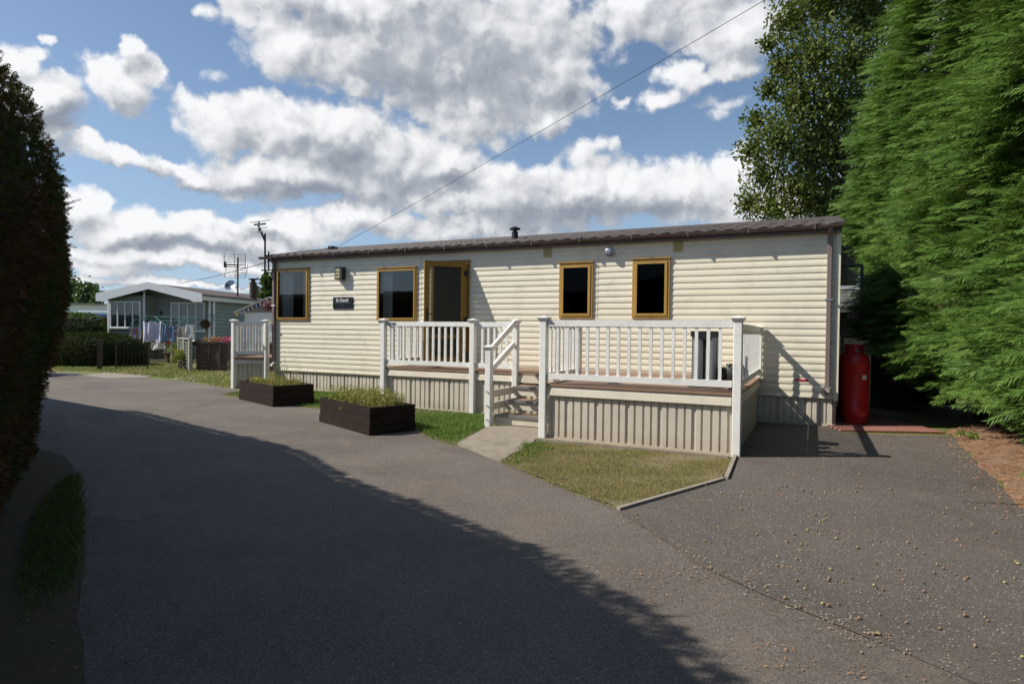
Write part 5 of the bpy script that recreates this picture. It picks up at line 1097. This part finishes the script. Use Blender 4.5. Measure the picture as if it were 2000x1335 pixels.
CL=[(20,130,70,45),(90,190,80,50),(70,240,90,40),(240,175,85,55),(258,118,26,30,.3),(425,148,52,28,.72),(68,82,26,20,.75),
 (450,235,90,62),(560,245,110,70),(660,270,130,85),(760,330,130,80),(560,345,190,50),(230,305,110,30),(180,285,40,22),(350,335,90,26),(560,325,34,34,.6),(880,330,60,40),
 (570,85,110,75),(700,80,140,110),(850,120,190,140),(1010,90,200,120),(1080,170,100,90),(930,200,120,90),(1060,240,70,40),(1290,20,210,55),(1420,60,100,60),(1420,120,60,30),(1320,150,62,38,.55),(1290,195,46,30,.65),(1220,205,32,18,.75),(640,10,180,50),(480,30,60,40,.7),(400,20,60,26,.8),(1150,300,70,40,.75),(1400,200,70,30,.82),
 (150,400,60,35),(270,450,150,42),(420,450,120,40),(560,440,110,34),(690,420,110,34),(300,500,260,28),(180,525,120,20),(420,520,160,16),(300,560,200,10),(470,475,120,22),
 (870,390,120,40),(1010,385,140,55),(1120,390,150,60),(1240,380,140,60),(1350,370,110,65),(1440,345,60,60),(1500,400,160,50),(900,440,220,30),(1900,60,260,120),(1900,420,300,60),(1700,300,60,30)]
GR=[(850,60,260,90),(960,130,150,110),(800,180,120,60),(690,330,120,60),(620,375,150,26),(1080,180,80,40),(1320,10,200,30),(110,235,90,30),(1035,380,55,40),(1190,425,300,18),(1000,440,300,16),(330,475,200,16),(430,360,150,14),(850,370,120,26),(480,450,80,14)]
ae2=nt.nodes.new('ShaderNodeVectorMath'); ae2.operation='ADD'; nt.links.new(AE,ae2.inputs[0]); ae2.inputs[1].default_value=(-.016,.022,0)
dC=blobs(CL,.22); dC2=blobs(CL,.22,ae2.outputs[0]); dG=blobs(GR,.5)
def puff(vec,sc=11.,det=8):
    n=nt.nodes.new('ShaderNodeTexNoise'); n.inputs['Scale'].default_value=sc; n.inputs['Detail'].default_value=det; n.inputs['Roughness'].default_value=.60; nt.links.new(vec,n.inputs['Vector'])
    v=nt.nodes.new('ShaderNodeTexNoise'); v.inputs['Scale'].default_value=sc*1.7; v.inputs['Detail'].default_value=2; v.inputs['Roughness'].default_value=.5; nt.links.new(vec,v.inputs['Vector'])
    bl=mth(nt,'ABSOLUTE',mth(nt,'SUBTRACT',v.outputs[0],.5)); return mth(nt,'ADD',n.outputs[0],mth(nt,'MULTIPLY',bl,.9))
wv=nt.nodes.new('ShaderNodeVectorMath'); wv.operation='MULTIPLY_ADD'; nt.links.new(n1.outputs['Color'],wv.inputs[0]); wv.inputs[1].default_value=(.05,.05,.05); nt.links.new(gen,wv.inputs[2])
off=nt.nodes.new('ShaderNodeVectorMath'); off.operation='ADD'; off.inputs[1].default_value=(-.010,0,.014); nt.links.new(wv.outputs[0],off.inputs[0])
pa=puff(wv.outputs[0]); pb=puff(off.outputs[0],11.,4)
dens=mth(nt,'ADD',mth(nt,'SUBTRACT',1.08,dC),mth(nt,'MULTIPLY',mth(nt,'SUBTRACT',pa,.57),1.6))
def srange(v,a,b,c=0,d=1):
    m=nt.nodes.new('ShaderNodeMapRange'); m.interpolation_type='SMOOTHSTEP'; nt.links.new(v,m.inputs[0])
    for i,x in enumerate((a,b,c,d)): m.inputs[i+1].default_value=x
    return m.outputs[0]
mask=srange(dens,-.12,.30)
relief=mth(nt,'MULTIPLY',mth(nt,'SUBTRACT',pa,pb),1.15)
big=mth(nt,'MULTIPLY',mth(nt,'SUBTRACT',dC2,dC),.6)
gy=srange(mth(nt,'ADD',mth(nt,'SUBTRACT',1.0,dG),mth(nt,'MULTIPLY',mth(nt,'SUBTRACT',pa,.57),-.9)),-.5,1.0,0,.42)
sh_=mth(nt,'SUBTRACT',mth(nt,'SUBTRACT',mth(nt,'ADD',.30,gy),big),relief,clamp=True)
ccol=ramp(nt,sh_,[(0,(.88,.89,.91)),(.3,(.68,.695,.72)),(.6,(.42,.45,.50)),(1,(.27,.30,.36))])
skyc=mixc(nt,1,sky.outputs[0],(.098,.098,.098),'MULTIPLY')
# blend: whiter low sky
low=srange(el,-.02,.42,.65,.10); skyc=mixc(nt,low,skyc,(.36,.50,.70))
skyc=mixc(nt,1,skyc,(1.0,1.03,1.06),'MULTIPLY')
fin=mixc(nt,mask,skyc,ccol); nt.links.new(fin,bg.inputs[0]); bg.inputs[1].default_value=.88
w.cycles.sampling_method='MANUAL'; w.cycles.sample_map_resolution=512
SC.view_settings.view_transform='Standard'; SC.view_settings.look='None'; SC.view_settings.exposure=.28; SC.view_settings.gamma=1
